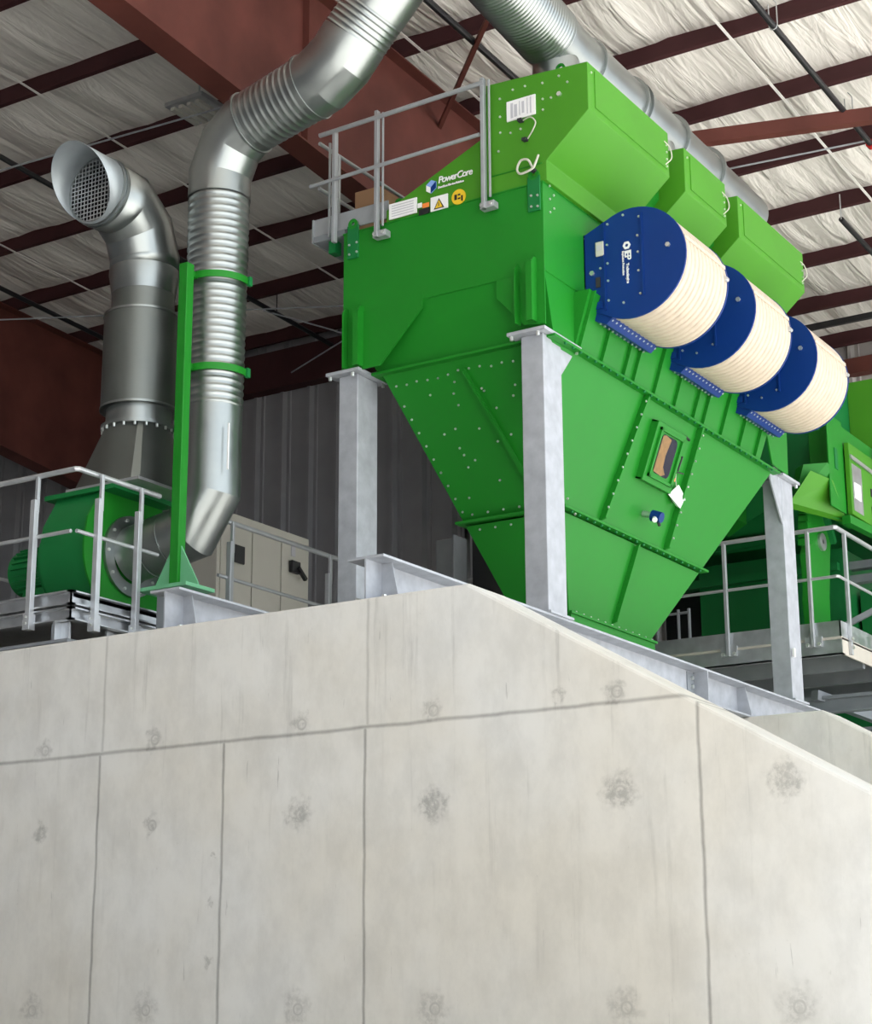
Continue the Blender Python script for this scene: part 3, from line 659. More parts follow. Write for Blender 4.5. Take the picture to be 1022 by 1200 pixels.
# relief vents (blue end plates with cream corrugated barrel)
cx, cz, R = -6.33, 7.72, .50
def vent(y0, first):
    y1 = y0+.88
    poly = []
    for k in range(33):
        a = math.radians(-118+236*k/32); poly.append((cx+R*math.cos(a), cz+R*math.sin(a)))
    poly += [(-6.80, 8.06), (-6.80, 7.40)]
    v = MB().prism(poly, 'y', y0, y0+.02).build('relief_vent', 'blue', DC)
    tag(v, 'blue D-shaped end plate with cream corrugated barrel')
    MB().prism(poly, 'y', y1-.02, y1).build('end_plate', 'blue', v)
    # barrel
    pts = []; rs = []; n = 140
    b = MB(); A0, A1 = -124, 122; na = 56
    prof2 = []
    for k in range(11*12+1):
        s = k/(11*12); y = y0+.02+s*(y1-y0-.04); prof2.append((y, R-.006-.034*max(0.0, 1-abs(((s*11) % 1.0)-.5)/.20)))
    for (y, r) in prof2:
        for j in range(na+1):
            a = math.radians(A0+(A1-A0)*j/na); b.v.append(Vector((cx+r*math.cos(a), y, cz+r*math.sin(a))))
    for i in range(len(prof2)-1):
        for j in range(na): q = i*(na+1)+j; b.f.append((q, q+1, q+na+2, q+na+1))
    b.build('corrugated_barrel', 'cream', v, smooth=True, angle=50)
    MB().bar((cx+R*math.cos(.28)-.004, y0+.02, cz+R*math.sin(.28)), (cx+R*math.cos(.28)-.004, y1-.02, cz+R*math.sin(.28)), .02, .03).build('barrel_seam', 'cream', v)
    MB().ring((cx+R-.0, y1-.05, cz+.02), (0, 1, 0), .0, .022, .05, 12).build('knob', 'galv', v, smooth=True)
    # base frame on the collector
    MB().box(-6.80, -6.62, y0-.02, y1+.02, 7.36, 7.42).build('base_flange', 'blue', v)
    MB().box(-6.84, -6.78, y0-.02, y1+.02, 7.40, 8.07).build('base_flange', 'blue', v)
    MB().hexa([(-6.79, y0+.01, 7.31), (-6.60, y0+.02, 7.22), (-6.60, y1, 7.22), (-6.79, y1, 7.31)], [(-6.80, y0, 7.43), (-6.50, y0+.02, 7.30), (-6.50, y1, 7.30), (-6.80, y1, 7.43)]).build('base_flange', 'blue', v)
    q = [((-6.56, y0-.0+.05+.075*k, 7.262), (.6, 0, -1)) for k in range(12)] + [((-6.66, y0+.03+.075*k, 7.245), (0, 0, -1)) for k in range(12)]
    f = (0, -1, 0)
    q += [((x, y0, z), f) for (x, z) in ((-6.55, 8.12), (-6.56, 7.93), (-6.56, 7.76), (-6.56, 7.60), (-6.56, 7.42), (-6.42, 7.37), (-6.26, 7.42), (-6.40, 8.17), (-6.25, 8.12), (-6.27, 7.95), (-6.27, 7.80), (-6.27, 7.63), (-6.63, 7.73), (-6.79, 8.04), (-6.79, 7.42), (-6.79, 7.58))]
    bolts(v, q, .011, .012)
    bolts(v, [((-5.99, y0, 7.80), f), ((-6.71, y0, 7.70), f)], .022, .02)
    MB().box(-6.598, -6.583, y0-.016, y0, 7.34, 8.14).build('fold_line', 'blue', v)
    MB().box(-6.238, -6.223, y0-.016, y0, 7.40, 8.16).build('fold_line', 'blue', v)
    if first:
        MB().box(-6.67, -6.585, y0-.02, y0, 7.84, 7.975).build('sensor_plate', 'cabinet', v, bevel=.01)
        MB().box(-6.655, -6.61, y0-.024, y0-.02, 7.89, 7.935).build('printing', 'print', v)
        MB().box(-6.675, -6.635, y0-.012, y0, 7.56, 7.65).build('socket', 'dark', v)
        MB().ring((-6.375, y0-.003, 7.885), f, .016, .038, .005, 6).build('emblem', 'white', v)
        text('IEP', .085, 'white', v, (-6.395, y0-.003, 7.84), (0, 0, -1), (1, 0, 0), bold=.002, spacing=.8)
        text('Technologies', .034, 'white', v, (-6.383, y0-.003, 7.72), (0, 0, -1), (1, 0, 0), bold=.0015)
        text('Explosion Protection', .026, 'white', v, (-6.42, y0-.003, 7.84), (0, 0, -1), (1, 0, 0), bold=.001)
    return v
for i, y in enumerate((13.18, 14.66, 16.18)): vent(y, i == 0)

# ------------------------------------------------------------------ guard rail on the collector
GR = thing('guard_rail', (-8.0, 12.3, 8.12), 'grey guard rail fixed to the top of the green collector', 'guard rail', 'guard rails')
def sq(a, c, w, name, m, par, h=None, bevel=.004): return MB().bar(a, c, w, h or w).build(name, m, par, bevel=bevel)
yr = 12.36
for x, w in ((-7.30, .05), (-8.40, .05)):
    p = sq((x, yr, 8.14), (x, yr, 9.36), w, 'post', 'railgrey', GR, .035)
    sq((x+.055, yr+.01, 8.24), (x+.055, yr+.01, 9.34), .018, 'post', 'railgrey', GR)
    MB().box(x-.04, x+.10, yr-.01, yr+.07, 8.14, 8.20).build('foot_clamp', 'railgrey', p, bevel=.004)
    bolts(p, [((x+.07, yr-.01, 8.17), (0, -1, 0)), ((x-.02, yr-.01, 8.17), (0, -1, 0))], .014, .015)
p = sq((-8.86, yr, 8.20), (-8.86, yr, 9.30), .05, 'post', 'railgrey', GR, .035)
sq((-8.93, yr+.02, 8.28), (-8.93, yr+.02, 9.2), .02, 'post', 'railgrey', GR)
MB().tube([(-7.28, yr-.02, 9.31), (-9.02, yr-.02, 9.28)], .022, 10).build('top_rail', 'railgrey', GR, smooth=True)
MB().tube([(-7.33, yr-.02, 8.83), (-9.12, yr-.02, 8.80)], .018, 10).build('mid_rail', 'railgrey', GR, smooth=True)
MB().tube([(-9.10, 12.45, 9.27), (-9.10, 13.9, 9.27)], .018, 10).build('top_rail', 'railgrey', GR, smooth=True)
MB().tube([(-9.10, 12.45, 8.82), (-9.10, 13.9, 8.82)], .018, 10).build('mid_rail', 'railgrey', GR, smooth=True)
sq((-9.10, 12.75, 8.38), (-9.10, 12.75, 9.27), .035, 'post', 'railgrey', GR); sq((-9.10, 13.9, 8.38), (-9.10, 13.9, 9.27), .035, 'post', 'railgrey', GR)
PF = thing('service_platform', (-9.0, 12.9, 8.28), 'small grey service platform beside the upper left of the green collector', 'platform')
MB().box(-9.16, -8.82, 12.46, 14.0, 8.30, 8.36).build('deck_plate', 'grey', PF, bevel=.004)
MB().box(-9.18, -8.36, 12.475, 12.49, 8.36, 8.53).build('toe_board', 'railgrey', PF)
MB().box(-9.18, -9.165, 12.46, 14.0, 8.30, 8.53).build('toe_board', 'railgrey', PF)
MB().box(-9.02, -8.95, 12.5, 12.6, 8.18, 8.30).build('bracket', 'dgreen', PF)
tag(MB().box(-9.12, -8.84, 13.05, 13.40, 8.36, 9.02).build('cardboard_box', 'card', bevel=.004), 'brown cardboard box standing on the service platform behind the rail', 'box')

# ------------------------------------------------------------------ fan platform and blower
FP = thing('equipment_frame', (-11.5, 11.4, 4.27), 'galvanised steel base frame under the blower at the left', 'base frame')
x0, x1, y0, y1 = -14.2, -9.79, 10.22, 12.6
def chan(z0, z1, name='frame_channel'):
    b = MB()
    for (a, c, e, g) in ((x0, x1, y0, y0+.012), (x1-.012, x1, y0, y1)): b.box(a, c, e, g, z0, z1)
    for z in (z0, z1-.012):
        b.box(x0, x1+.05, y0-.05, y0, z, z+.012); b.box(x1, x1+.05, y0-.05, y1, z, z+.012)
    b.build(name, 'galv', FP)
chan(4.62, 4.73); chan(4.50, 4.60)
MB().box(x0, x1, y0+.02, y1, 4.69, 4.72).build('deck_plate', 'galv', FP)
for x in (-9.92, -10.75, -11.7, -12.9): MB().box(x-.09, x+.09, y0+.03, y0+.05, 4.27, 4.50).box(x-.01, x+.01, y0-.04, y0+.14, 4.27, 4.50).build('support_block', 'galv', FP)
for y in (10.8, 11.6): MB().box(x1-.06, x1-.04, y-.12, y+.12, 4.27, 4.50).build('support_block', 'galv', FP)
MB().box(-14.2, -9.62, 10.02, 10.16, 4.285, 4.31).build('kick_plate', 'grey', FP)
bolts(FP, [((x, y0-.05, z), (0, -1, 0)) for x in (-10.62, -10.52, -11.3, -11.2) for z in (4.42, 4.56)], .018, .02)
FN = thing('blower_fan', (-10.6, 11.45, 4.72), 'green centrifugal blower with silver inlet ring behind the left rail', 'blower')
cyf, czf = 11.45, 5.32
sp = []
for k in range(44):
    a = math.radians(-90 - 270*k/43.0)   # spiral scroll opening upward
    r = .46 + .16*k/43.0
    sp.append((cyf+r*math.cos(a), czf+r*math.sin(a)))
sp2 = [(y, z) for y, z in sp if True]
sp2 += [(cyf+.62, 5.84), (cyf-.10, 5.84)]
sc = []
for k in range(50):
    a = math.radians(180+270*k/49.0); r = .50+.08*k/49.0
    sc.append((cyf+r*math.cos(a)*1.0, czf+r*math.sin(a)))
poly = [(cyf+.34, 5.84), (cyf-.34, 5.84), (cyf-.50, 5.55)]
for k in range(40):
    a = math.radians(165+210*k/39.0); poly.append((cyf+.53*math.cos(a), czf+.53*math.sin(a)))
poly += [(cyf+.50, 5.6)]
MB().prism(poly, 'x', -10.85, -10.32).build('scroll_housing', 'dgreen', FN, smooth=True, angle=25)
MB().prism([(cyf+(y-cyf)*1.08, czf+(z-czf)*1.08 if z < 5.8 else z) for y, z in poly], 'x', -10.325, -10.305).build('side_plate', 'green', FN, smooth=True, angle=25)
MB().tube([(-10.85, cyf, czf), (-11.0, cyf, czf)], .40, 40).build('back_cover', 'dgreen', FN, smooth=True)
MB().box(-10.95, -10.15, cyf-.40, cyf+.40, 5.82, 5.86).build('outlet_flange', 'dgreen', FN)
mt = MB().tube([(-11.0, cyf, czf), (-11.55, cyf, czf), (-11.60, cyf, czf)], [.20, .20, .15], 32).build('motor', 'dgreen', FN, smooth=True)
b = MB()
for k in range(24):
    a = 2*math.pi*k/24; b.bar((-11.05, cyf+.21*math.cos(a), czf+.21*math.sin(a)), (-11.5, cyf+.21*math.cos(a), czf+.21*math.sin(a)), .008, .03, (0, math.cos(a), math.sin(a)))
b.build('cooling_fins', 'dgreen', mt)
MB().box(-11.6, -10.3, cyf-.30, cyf+.30, 4.72, 4.84).box(-11.4, -11.1, cyf-.15, cyf+.15, 4.84, 5.14).build('pedestal', 'dgreen', FN)
MB().ring((-10.288, cyf, czf), (1, 0, 0), .24, .35, .03).build('inlet_ring', 'duct', FN, smooth=True)
bolts(FN, [((-10.273, cyf+.31*math.cos(a), czf+.31*math.sin(a)), (1, 0, 0)) for a in [2*math.pi*k/10 for k in range(10)]], .014, .014)

# exhaust stack
ST = thing('exhaust_stack', (-10.3, 11.45, 5.86), 'silver exhaust stack with slanted screened mouth at the left', 'duct')
sx, sy = -10.30, 11.48
# square to round
b = MB(); n = 40; lo = []; hi = []
for j in range(n):
    a = 2*math.pi*(j+.5)/n; c, s_ = math.cos(a), math.sin(a); k = .37/max(abs(c), abs(s_))
    lo.append(Vector((sx-.03+c*k, sy-.02+s_*k, 5.88))); hi.append(Vector((sx+.29*c, sy+.29*s_, 6.45)))
b.v = lo+hi; b.f = [(j, (j+1) % n, n+(j+1) % n, n+j) for j in range(n)]
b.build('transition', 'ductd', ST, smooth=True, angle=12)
MB().box(sx-.42, sx+.40, sy-.42, sy+.38, 5.86, 5.885).build('bottom_flange', 'galv', ST)
MB().ring((sx, sy, 6.46), (0, 0, 1), .285, .325, .03).build('collar', 'duct', ST, smooth=True)
bolts(ST, [((sx+.31*math.cos(a), sy+.31*math.sin(a), 6.445), (0, 0, -1)) for a in [2*math.pi*k/20 for k in range(20)]], .012, .03)
MB().tube([(sx, sy, 6.47), (sx, sy, 6.63)], .285, 48).build('lower_sleeve', 'duct', ST, smooth=True)
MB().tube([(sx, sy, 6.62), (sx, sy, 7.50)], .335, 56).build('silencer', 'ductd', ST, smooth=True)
for z in (6.63, 7.49): MB().ring((sx, sy, z), (0, 0, 1), .32, .342, .02, 56).build('bead', 'duct', ST, smooth=True)
MB().tube([(sx, sy, 7.5), (sx, sy, 7.70)], .278, 48).build('neck', 'ductd', ST, smooth=True)
MB().tube([(sx, sy, 7.70), (sx, sy, 7.88), (sx, sy, 7.93)], [.28, .31, .31], 48).build('cone', 'duct', ST, smooth=True)
gor = [(sx, sy, 7.92), (sx, sy, 8.05), (sx, sy-.10, 8.30), (sx, sy-.32, 8.46), (sx, sy-.56, 8.47)]
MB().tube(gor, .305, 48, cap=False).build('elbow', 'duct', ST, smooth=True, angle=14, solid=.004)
ym = sy-.62; zm = 8.47
MB().ring((sx, ym+.03, zm), (0, 1, 0), .30, .318, .03, 48).build('bead', 'duct', ST, smooth=True)
MB().ring((sx, ym-.02, zm), (0, 1, 0), .30, .314, .02, 48).build('bead', 'duct', ST, smooth=True)
b = MB(); n = 56
for j in range(n):
    a = 2*math.pi*j/n; b.v.append(Vector((sx+.303*math.cos(a), ym+.06, zm+.303*math.sin(a))))
for j in range(n):
    a = 2*math.pi*j/n; s_ = math.sin(a); b.v.append(Vector((sx+.303*math.cos(a), ym-.06-.36*(0.5+0.5*s_)**1.0, zm+.303*s_)))
b.f = [(j, (j+1) % n, n+(j+1) % n, n+j) for j in range(n)]
b.build('slant_hood', 'hood', ST, smooth=True, solid=.004)
MB().tube([(sx, sy, 7.98), (sx, sy, 8.05), (sx, sy-.10, 8.30), (sx, sy-.32, 8.46), (sx, ym+.04, zm)], .293, 40, cap=False).build('inner_shade', 'dark', ST, smooth=True)  # dark tube added inside the elbow, its colour stands for shade behind the screen
b = MB()
for k in range(-7, 8):
    u = k*.039; h = math.sqrt(max(0, .29**2-u*u))
    b.bar((sx+u, ym-.055, zm-h), (sx+u, ym-.055, zm+h), .007); b.bar((sx-h, ym-.052, zm+u), (sx+h, ym-.052, zm+u), .007)
b.build('bird_screen', 'galv', ST)
MB().ring((sx, ym-.05, zm), (0, 1, 0), .285, .303, .015, 48).build('screen_ring', 'duct', ST, smooth=True)

# intake duct
ID = thing('intake_duct', (-9.48, 11.5, 5.05), 'long silver duct climbing from the blower up over the collector', 'duct')
rx, ry = -9.48, 11.50
MB().tube([(rx, ry, 6.52), (rx, ry, 5.78), (-9.68, 11.49, 5.46), (-10.30, 11.45, 5.33)], .243, 48).build('lower_elbow', 'duct', ID, smooth=True, angle=14)
for p, d in (((-10.05, 11.465, 5.36), (1, 0, .12)), ((-9.86, 11.48, 5.41), (1, 0, .2))): MB().ring(p, d, .24, .252, .015, 48).build('bead', 'duct', ID, smooth=True)
def corr(p0, p1, r0, r1, pitch, amp, name='corrugated_section', n=48):
    p0 = Vector(p0); p1 = Vector(p1); L_ = (p1-p0).length; c = max(2, round(L_/pitch)); pts = []; rs = []
    for k in range(c*6+1):
        s_ = k/(c*6); pts.append(p0.lerp(p1, s_)); ph = (s_*c) % 1.0
        rs.append(r0+(r1-r0)*s_ + amp*max(0, math.sin(math.pi*min(1, ph/.5)))**1 if ph < .5 else r0+(r1-r0)*s_)
    return MB().tube(pts, rs, n, cap=False, stretch=False).build(name, 'duct', ID, smooth=True, angle=60)
corr((rx, ry, 6.50), (rx-.005, ry, 8.45), .242, .264, .066, .008)
e1 = [(rx-.005, ry, 8.43), (rx, ry, 8.66), (rx+.12, ry-.01, 8.92), (rx+.30, ry-.02, 9.05), (rx+.36, ry-.02, 9.07)]
MB().tube(e1, .274, 48, cap=False).build('elbow', 'duct', ID, smooth=True, angle=14)
A1_, A2_ = Vector((-9.13, 11.48, 9.07)), Vector((-8.50, 11.46, 9.21))
corr(A1_, A2_, .270, .278, .062, .007)
MB().ring(A1_, A2_-A1_, .27, .29, .02, 48).build('bead', 'duct', ID, smooth=True)
A3 = Vector((-8.36, 11.455, 9.245)); 
MB().ring(A2_+(A2_-A1_)*.04, A2_-A1_, .27, .30, .02, 48).build('bead', 'duct', ID, smooth=True)
MB().tube([A2_, A3, Vector((-8.16, 11.45, 9.37)), Vector((-8.02, 11.45, 9.53))], .289, 48, cap=False).build('elbow', 'duct', ID, smooth=True, angle=14)
dirn = (Vector((-7.50, 11.45, 10.06))-Vector((-8.02, 11.45, 9.53))).normalized(); B0 = Vector((-8.02, 11.45, 9.53))
corr(B0, B0+dirn*.30, .283, .283, .05, .006)
B1 = B0+dirn*.95
MB().tube([B0+dirn*.28, B1], .288, 48, cap=False).build('straight_section', 'duct', ID, smooth=True)
tp = [B1, B1+Vector((.22, .04, .14)), Vector((-6.98, 11.68, 10.36)), Vector((-6.84, 12.00, 10.16)), Vector((-6.82, 12.10, 9.90))]
MB().tube([B1, Vector((-7.16, 11.32, 10.36)), Vector((-6.98, 11.10, 10.38)), Vector((-6.86, 11.02, 10.20)), Vector((-6.84, 11.12, 10.03)), Vector((-6.84, 11.40, 9.96))], .290, 40, cap=False).build('elbow', 'duct', ID, smooth=True, angle=14)
corr((-6.84, 11.36, 9.96), (-6.84, 12.75, 9.80), .283, .283, .040, .006)
MB().tube([(-6.84, 12.70, 9.80), (-6.84, 12.95, 9.78), (-6.84, 17.1, 9.74)], [.285, .265, .245], 40).build('manifold', 'duct', ID, smooth=True, angle=14)
for y in (13.3, 14.15, 14.25, 15.05, 15.9): MB().ring((-6.84, y, 9.77), (0, 1, 0), .25, .288, .025, 40).build('bead', 'duct', ID, smooth=True)
for y in (12.85, 14.8, 16.4): MB().tube([(-6.84, y, 9.7), (-6.84, y, 9.28)], [.20, .22], 32).build('branch', 'duct', ID, smooth=True)
MB().bar((-9.20, 11.36, 5.9), (-9.20, 11.36, 6.3), .012).build('sight_tube', 'white', ID)

# duct post
DP = thing('duct_post', (-9.47, 11.1, 4.27), 'tall narrow green post with two bands clamping the silver riser', 'support post')
MB().bar((-9.47, 11.08, 4.87), (-9.47, 11.08, 7.68), .09, .09, (0, 1, 0)).build('post', 'green', DP, bevel=.006)
MB().box(-9.72, -9.22, 10.90, 11.26, 4.84, 4.87).build('base_plate', 'pgreen', DP)
MB().prism([(-9.515, 4.87), (-9.70, 4.87), (-9.70, 4.89), (-9.515, 5.22)], 'y', 11.07, 11.085).build('gusset', 'pgreen', DP)
MB().prism([(-9.425, 4.87), (-9.24, 4.87), (-9.24, 4.89), (-9.425, 5.22)], 'y', 11.07, 11.085).build('gusset', 'pgreen', DP)
MB().prism([(11.125, 4.87), (11.25, 4.87), (11.25, 4.89), (11.125, 5.2)], 'x', -9.475, -9.46).build('gusset', 'pgreen', DP)
MB().box(-9.60, -9.34, 11.0, 11.2, 4.27, 4.84).build('plinth', 'grey', DP)
for z in (7.60, 6.77):
    ring = MB(); rr = .285; n = 40; a0, a1 = math.radians(-200), math.radians(20)
    for (r, o) in ((rr, -.03), (rr+.012, -.03), (rr+.012, .03), (rr, .03)):
        for j in range(n+1):
            a = a0+(a1-a0)*j/n; ring.v.append(Vector((rx+r*math.cos(a), ry+r*math.sin(a), z+.03+o)))
    for k in range(4):
        for j in range(n): ring.f.append((k*(n+1)+j, k*(n+1)+j+1, ((k+1) % 4)*(n+1)+j+1, ((k+1) % 4)*(n+1)+j))
    bd = ring.build('clamp_band', 'green', DP, smooth=True, angle=40)
    MB().box(rx+rr-.01, rx+rr+.022, ry+.06, ry+.10, z-.01, z+.07).build('band_lug', 'dgreen', bd)
    MB().bar((-9.47, 11.12, z+.03), (-9.50, 11.24, z+.03), .03, .05).build('band_arm', 'green', bd)

# ------------------------------------------------------------------ left guard rails
R1 = thing('guard_rail', (-11.0, 10.17, 4.45), 'bright galvanised guard rail around the front corner of the blower', 'guard rail', 'guard rails')
MB().tube([(-14.0, 10.17, 5.70), (-9.76, 10.17, 5.70), (-9.74, 10.19, 5.70), (-9.74, 11.15, 5.70)], .022, 12).build('top_rail', 'railing', R1, smooth=True)
MB().tube([(-14.0, 10.17, 5.20), (-9.78, 10.17, 5.20)], .016, 10).build('mid_rail', 'railing', R1, smooth=True)
MB().tube([(-9.74, 10.19, 5.20), (-9.74, 11.15, 5.20)], .016, 10).build('mid_rail', 'railing', R1, smooth=True)
def railpost(x, y, zb, par, zt=5.70, sleeve=5.50, m='railing'):
    p = sq((x, y, zb), (x, y, sleeve), .05, 'post', m, par)
    sq((x+.012, y+.012, sleeve-.1), (x+.012, y+.012, zt), .03, 'post_neck', m, p)
    MB().box(x-.035, x+.035, y-.035, y+.035, zb-.01, zb+.12).build('post_foot', m, p, bevel=.003)
    bolts(p, [((x, y-.035, zb+.04), (0, -1, 0)), ((x, y-.035, zb+.09), (0, -1, 0))], .01, .01)
    return p
railpost(-10.16, 10.15, 4.46, R1); railpost(-9.71, 10.40, 4.44, R1); railpost(-9.71, 10.87, 4.44, R1); railpost(-11.6, 10.15, 4.46, R1); railpost(-13.0, 10.15, 4.46, R1)
R2 = thing('guard_rail', (-9.78, 13.5, 4.27), 'guard rail in front of the beige control cabinet', 'guard rail', 'guard rails')
MB().tube([(-9.78, 12.0, 5.70), (-9.78, 15.8, 5.70)], .022, 12).build('top_rail', 'railing', R2, smooth=True)
MB().tube([(-9.78, 11.98, 5.20), (-9.78, 15.8, 5.20)], .016, 10).build('mid_rail', 'railing', R2, smooth=True)
for y in (12.12, 13.58, 15.1): railpost(-9.76, y, 4.28, R2, sleeve=5.52)
R3 = thing('guard_rail', (-12.6, 13, 4.27), 'far pair of thin rails at the left edge behind the blower', 'guard rail', 'guard rails')
MB().tube([(-14.3, 12.6, 5.64), (-14.3, 15.5, 5.64)], .018, 10).build('mid_rail', 'railing', R3, smooth=True)
MB().tube([(-14.3, 12.6, 6.10), (-14.3, 15.5, 6.10)], .018, 10).build('top_rail', 'railing', R3, smooth=True)
for y in (12.6, 15.5): sq((-14.3, y, 4.27), (-14.3, y, 6.10), .04, 'post', 'railing', R3)

# control cabinet
CB = thing('control_cabinet', (-12.5, 15.75, 4.27), 'beige grey electrical control cabinet behind the silver riser', 'cabinet')
MB().box(-12.75, -12.20, 14.92, 16.58, 4.27, 6.83).build('body', 'cabinet', CB, bevel=.008)
for i, (ya, yb) in enumerate(((14.97, 15.50), (15.52, 16.03), (16.05, 16.55))):
    d = MB().box(-12.20, -12.185, ya, yb, 5.33, 6.74).build('door', 'cabinet', CB, bevel=.004)
    MB().box(-12.20, -12.185, ya, yb, 4.36, 5.30).build('lower_panel', 'cabinet', CB, bevel=.004)
    if i == 0:
        MB().box(-12.185, -12.16, 15.06, 15.36, 6.28, 6.48).build('display', 'black', d, bevel=.01)
    if i == 2:
        h = MB().box(-12.185, -12.13, 16.18, 16.34, 6.36, 6.50).build('switch', 'black', d, bevel=.01)
        MB().bar((-12.12, 16.28, 6.42), (-12.12, 16.42, 6.31), .04, .04).build('switch_handle', 'black', d)
        MB().box(-12.185, -12.18, 16.22, 16.30, 6.56, 6.72).build('label_plate', 'print', d)
for y in (15.47, 15.55, 16.0, 16.1):
    MB().tube([(-12.16, y, 5.48), (-12.16, y, 5.66)], .02, 10).build('indicator', 'red' if y in (15.55, 16.0) else 'yellow', CB, smooth=True)

# ------------------------------------------------------------------ rear deck
RD = thing('rear_deck', (-9.5, 20.5, 5.30), 'grey steel walkway deck behind the collector at the right', 'walkway')
dz = 5.60
MB().box(-13.2, -6.95, 19.50, 20.90, dz-.03, dz).box(-8.1, -6.95, 20.9, 25.5, dz-.03, dz).build('deck_plate', 'deckbeige', RD)
MB().box(-13.2, -6.95, 19.50, 19.515, dz, dz+.18).build('toe_board', 'galv', RD)
MB().box(-6.965, -6.95, 19.50, 25.5, dz, dz+.18).build('toe_board', 'galv', RD)
MB().box(-13.2, -6.95, 19.51, 19.53, dz-.20, dz-.01).box(-13.2, -6.95, 19.51, 19.60, dz-.20, dz-.185).build('edge_channel', 'galv', RD)
MB().box(-6.97, -6.95, 19.52, 25.5, dz-.20, dz-.01).build('edge_channel', 'deckbeige', RD)
for y in (20.3, 21.2, 22.3): MB().box(-13.2, -7.0, y, y+.08, dz-.24, dz-.05).build('joist', 'grey', RD)
# supporting steelwork below the deck
for x, y in ((-12.9, 20.4), (-7.3, 25.0), (-10.2, 20.4)): MB().box(x-.08, x+.08, y-.08, y+.08, 0, dz-.2).build('column', 'grey', RD)
SB = thing('support_frame', (-9.5, 21.5, 4.2), 'dark grey steel members stacked under the rear walkway', 'steel frame')
for z, y in ((5.05, 20.35), (4.70, 20.7), (4.35, 21.2)):
    MB().box(-13.0, -6.2, y, y+.14, z, z+.04).box(-13.0, -6.2, y+.05, y+.06, z-.14, z).box(-13.0, -6.2, y, y+.14, z-.16, z-.14).build('crossbeam', 'grey', SB)
MB().bar((-7.6, 20.3, 5.10), (-6.4, 23.9, 4.55), .10, .12).build('crossbeam', 'grey', SB)
for x in (-12.6, -6.3): MB().box(x-.06, x+.06, 21.2, 21.32, 0, 5.04).build('column', 'grey', SB)
RR = thing('guard_rail', (-9.5, 19.48, 5.38), 'guard rail along the edge of the rear walkway', 'guard rail', 'guard rails')
zt = 6.85; zmid = 6.28
MB().tube([(-13.1, 19.47, zt), (-6.95, 19.47, zt), (-6.93, 19.49, zt), (-6.93, 25.4, zt)], .026, 12).build('top_rail', 'railing', RR, smooth=True)
MB().tube([(-13.1, 19.47, zmid), (-6.95, 19.47, zmid), (-6.93, 19.49, zmid), (-6.93, 25.4, zmid)], .018, 12).build('mid_rail', 'railing', RR, smooth=True)
for x in (-12.4, -10.9, -9.6, -8.30, -7.27): 
    p = sq((x, 19.47, 5.50), (x, 19.47, zt), .05, 'post', 'railing', RR, .04)
    MB().box(x-.10, x+.10, 19.475, 19.50, 5.50, 5.62).build('post_foot', 'railing', p)
    bolts(p, [((x-.07, 19.475, 5.53), (0, -1, 0)), ((x+.07, 19.475, 5.53), (0, -1, 0))], .022, .02)
for y in (19.75, 21.3, 23.0):
    p = sq((-6.93, y, 5.42), (-6.93, y, zt), .05, 'post', 'railing', RR, .04)
    bolts(p, [((-6.905, y-.01, 5.50), (1, 0, 0)), ((-6.905, y-.01, 5.60), (1, 0, 0))], .02, .02)

# ------------------------------------------------------------------ rear machine
RM = thing('sorting_machine', (-9.5, 23, 5.6), 'large dark green sorting machine standing behind the collector', 'machine')
pf = [(-12.4, 11.0), (-7.60, 11.0), (-7.60, 8.4)]
pf = [(-12.4, 9.5), (-7.62, 9.5), (-7.62, 8.35), (-7.70, 8.12), (-7.90, 7.88), (-8.20, 7.66), (-8.6, 7.50), (-12.4, 7.45)]
MB().prism(pf, 'y', 21.0, 25.0).build('drum_housing', 'dgreen', RM, smooth=True, angle=30)
MB().box(-9.75, -7.75, 22.0, 25.5, 5.60, 7.25).build('lower_cabinet', 'dgreen', RM, bevel=.01)
MB().box(-7.7, -5.6, 22.4, 25.5, 5.60, 6.75).build('lower_cabinet', 'dgreen', RM, bevel=.01)
b = MB().box(-10.6, -7.8, 21.6, 21.75, 7.32, 7.42).build('cross_girder', 'dgreen', RM)
MB().box(-10.6, -7.8, 21.9, 22.05, 6.95, 7.05).build('cross_girder', 'dgreen', RM)
MB().prism([(-9.15, 8.0), (-8.60, 8.0), (-8.60, 7.45), (-8.85, 7.32), (-9.15, 7.55)], 'y', 20.0, 20.95).build('chute', 'green', RM, bevel=.005)
MB().box(-7.62, -7.20, 20.65, 21.9, 7.45, 8.42).build('side_frame', 'green', RM, bevel=.01)
MB().box(-7.21, -7.19, 20.14, 20.65, 7.30, 8.46).build('side_plate', 'green', RM, bevel=.004)
MB().box(-7.45, -7.21, 20.60, 20.66, 7.35, 8.44).build('side_plate', 'green', RM, bevel=.004)
MB().box(-7.19, -7.18, 20.33, 20.42, 7.80, 8.06).build('slot_cover', 'dgreen', RM)
MB().hexa([(-7.60, 19.95, 7.30), (-7.22, 20.62, 7.22), (-7.30, 20.7, 7.3), (-7.65, 20.1, 7.35)], [(-7.42, 19.90, 7.78), (-7.18, 20.05, 7.80), (-7.2, 20.5, 7.80), (-7.6, 20.1, 7.8)]).build('chute', 'green', RM)
MB().hexa([(-7.56, 19.75, 7.30), (-7.20, 20.62, 7.25), (-7.26, 20.66, 7.22), (-7.62, 19.82, 7.26)], [(-7.30, 19.80, 7.66), (-7.18, 20.20, 7.62), (-7.24, 20.3, 7.6), (-7.40, 19.9, 7.6)]).build('chute', 'green2', RM)
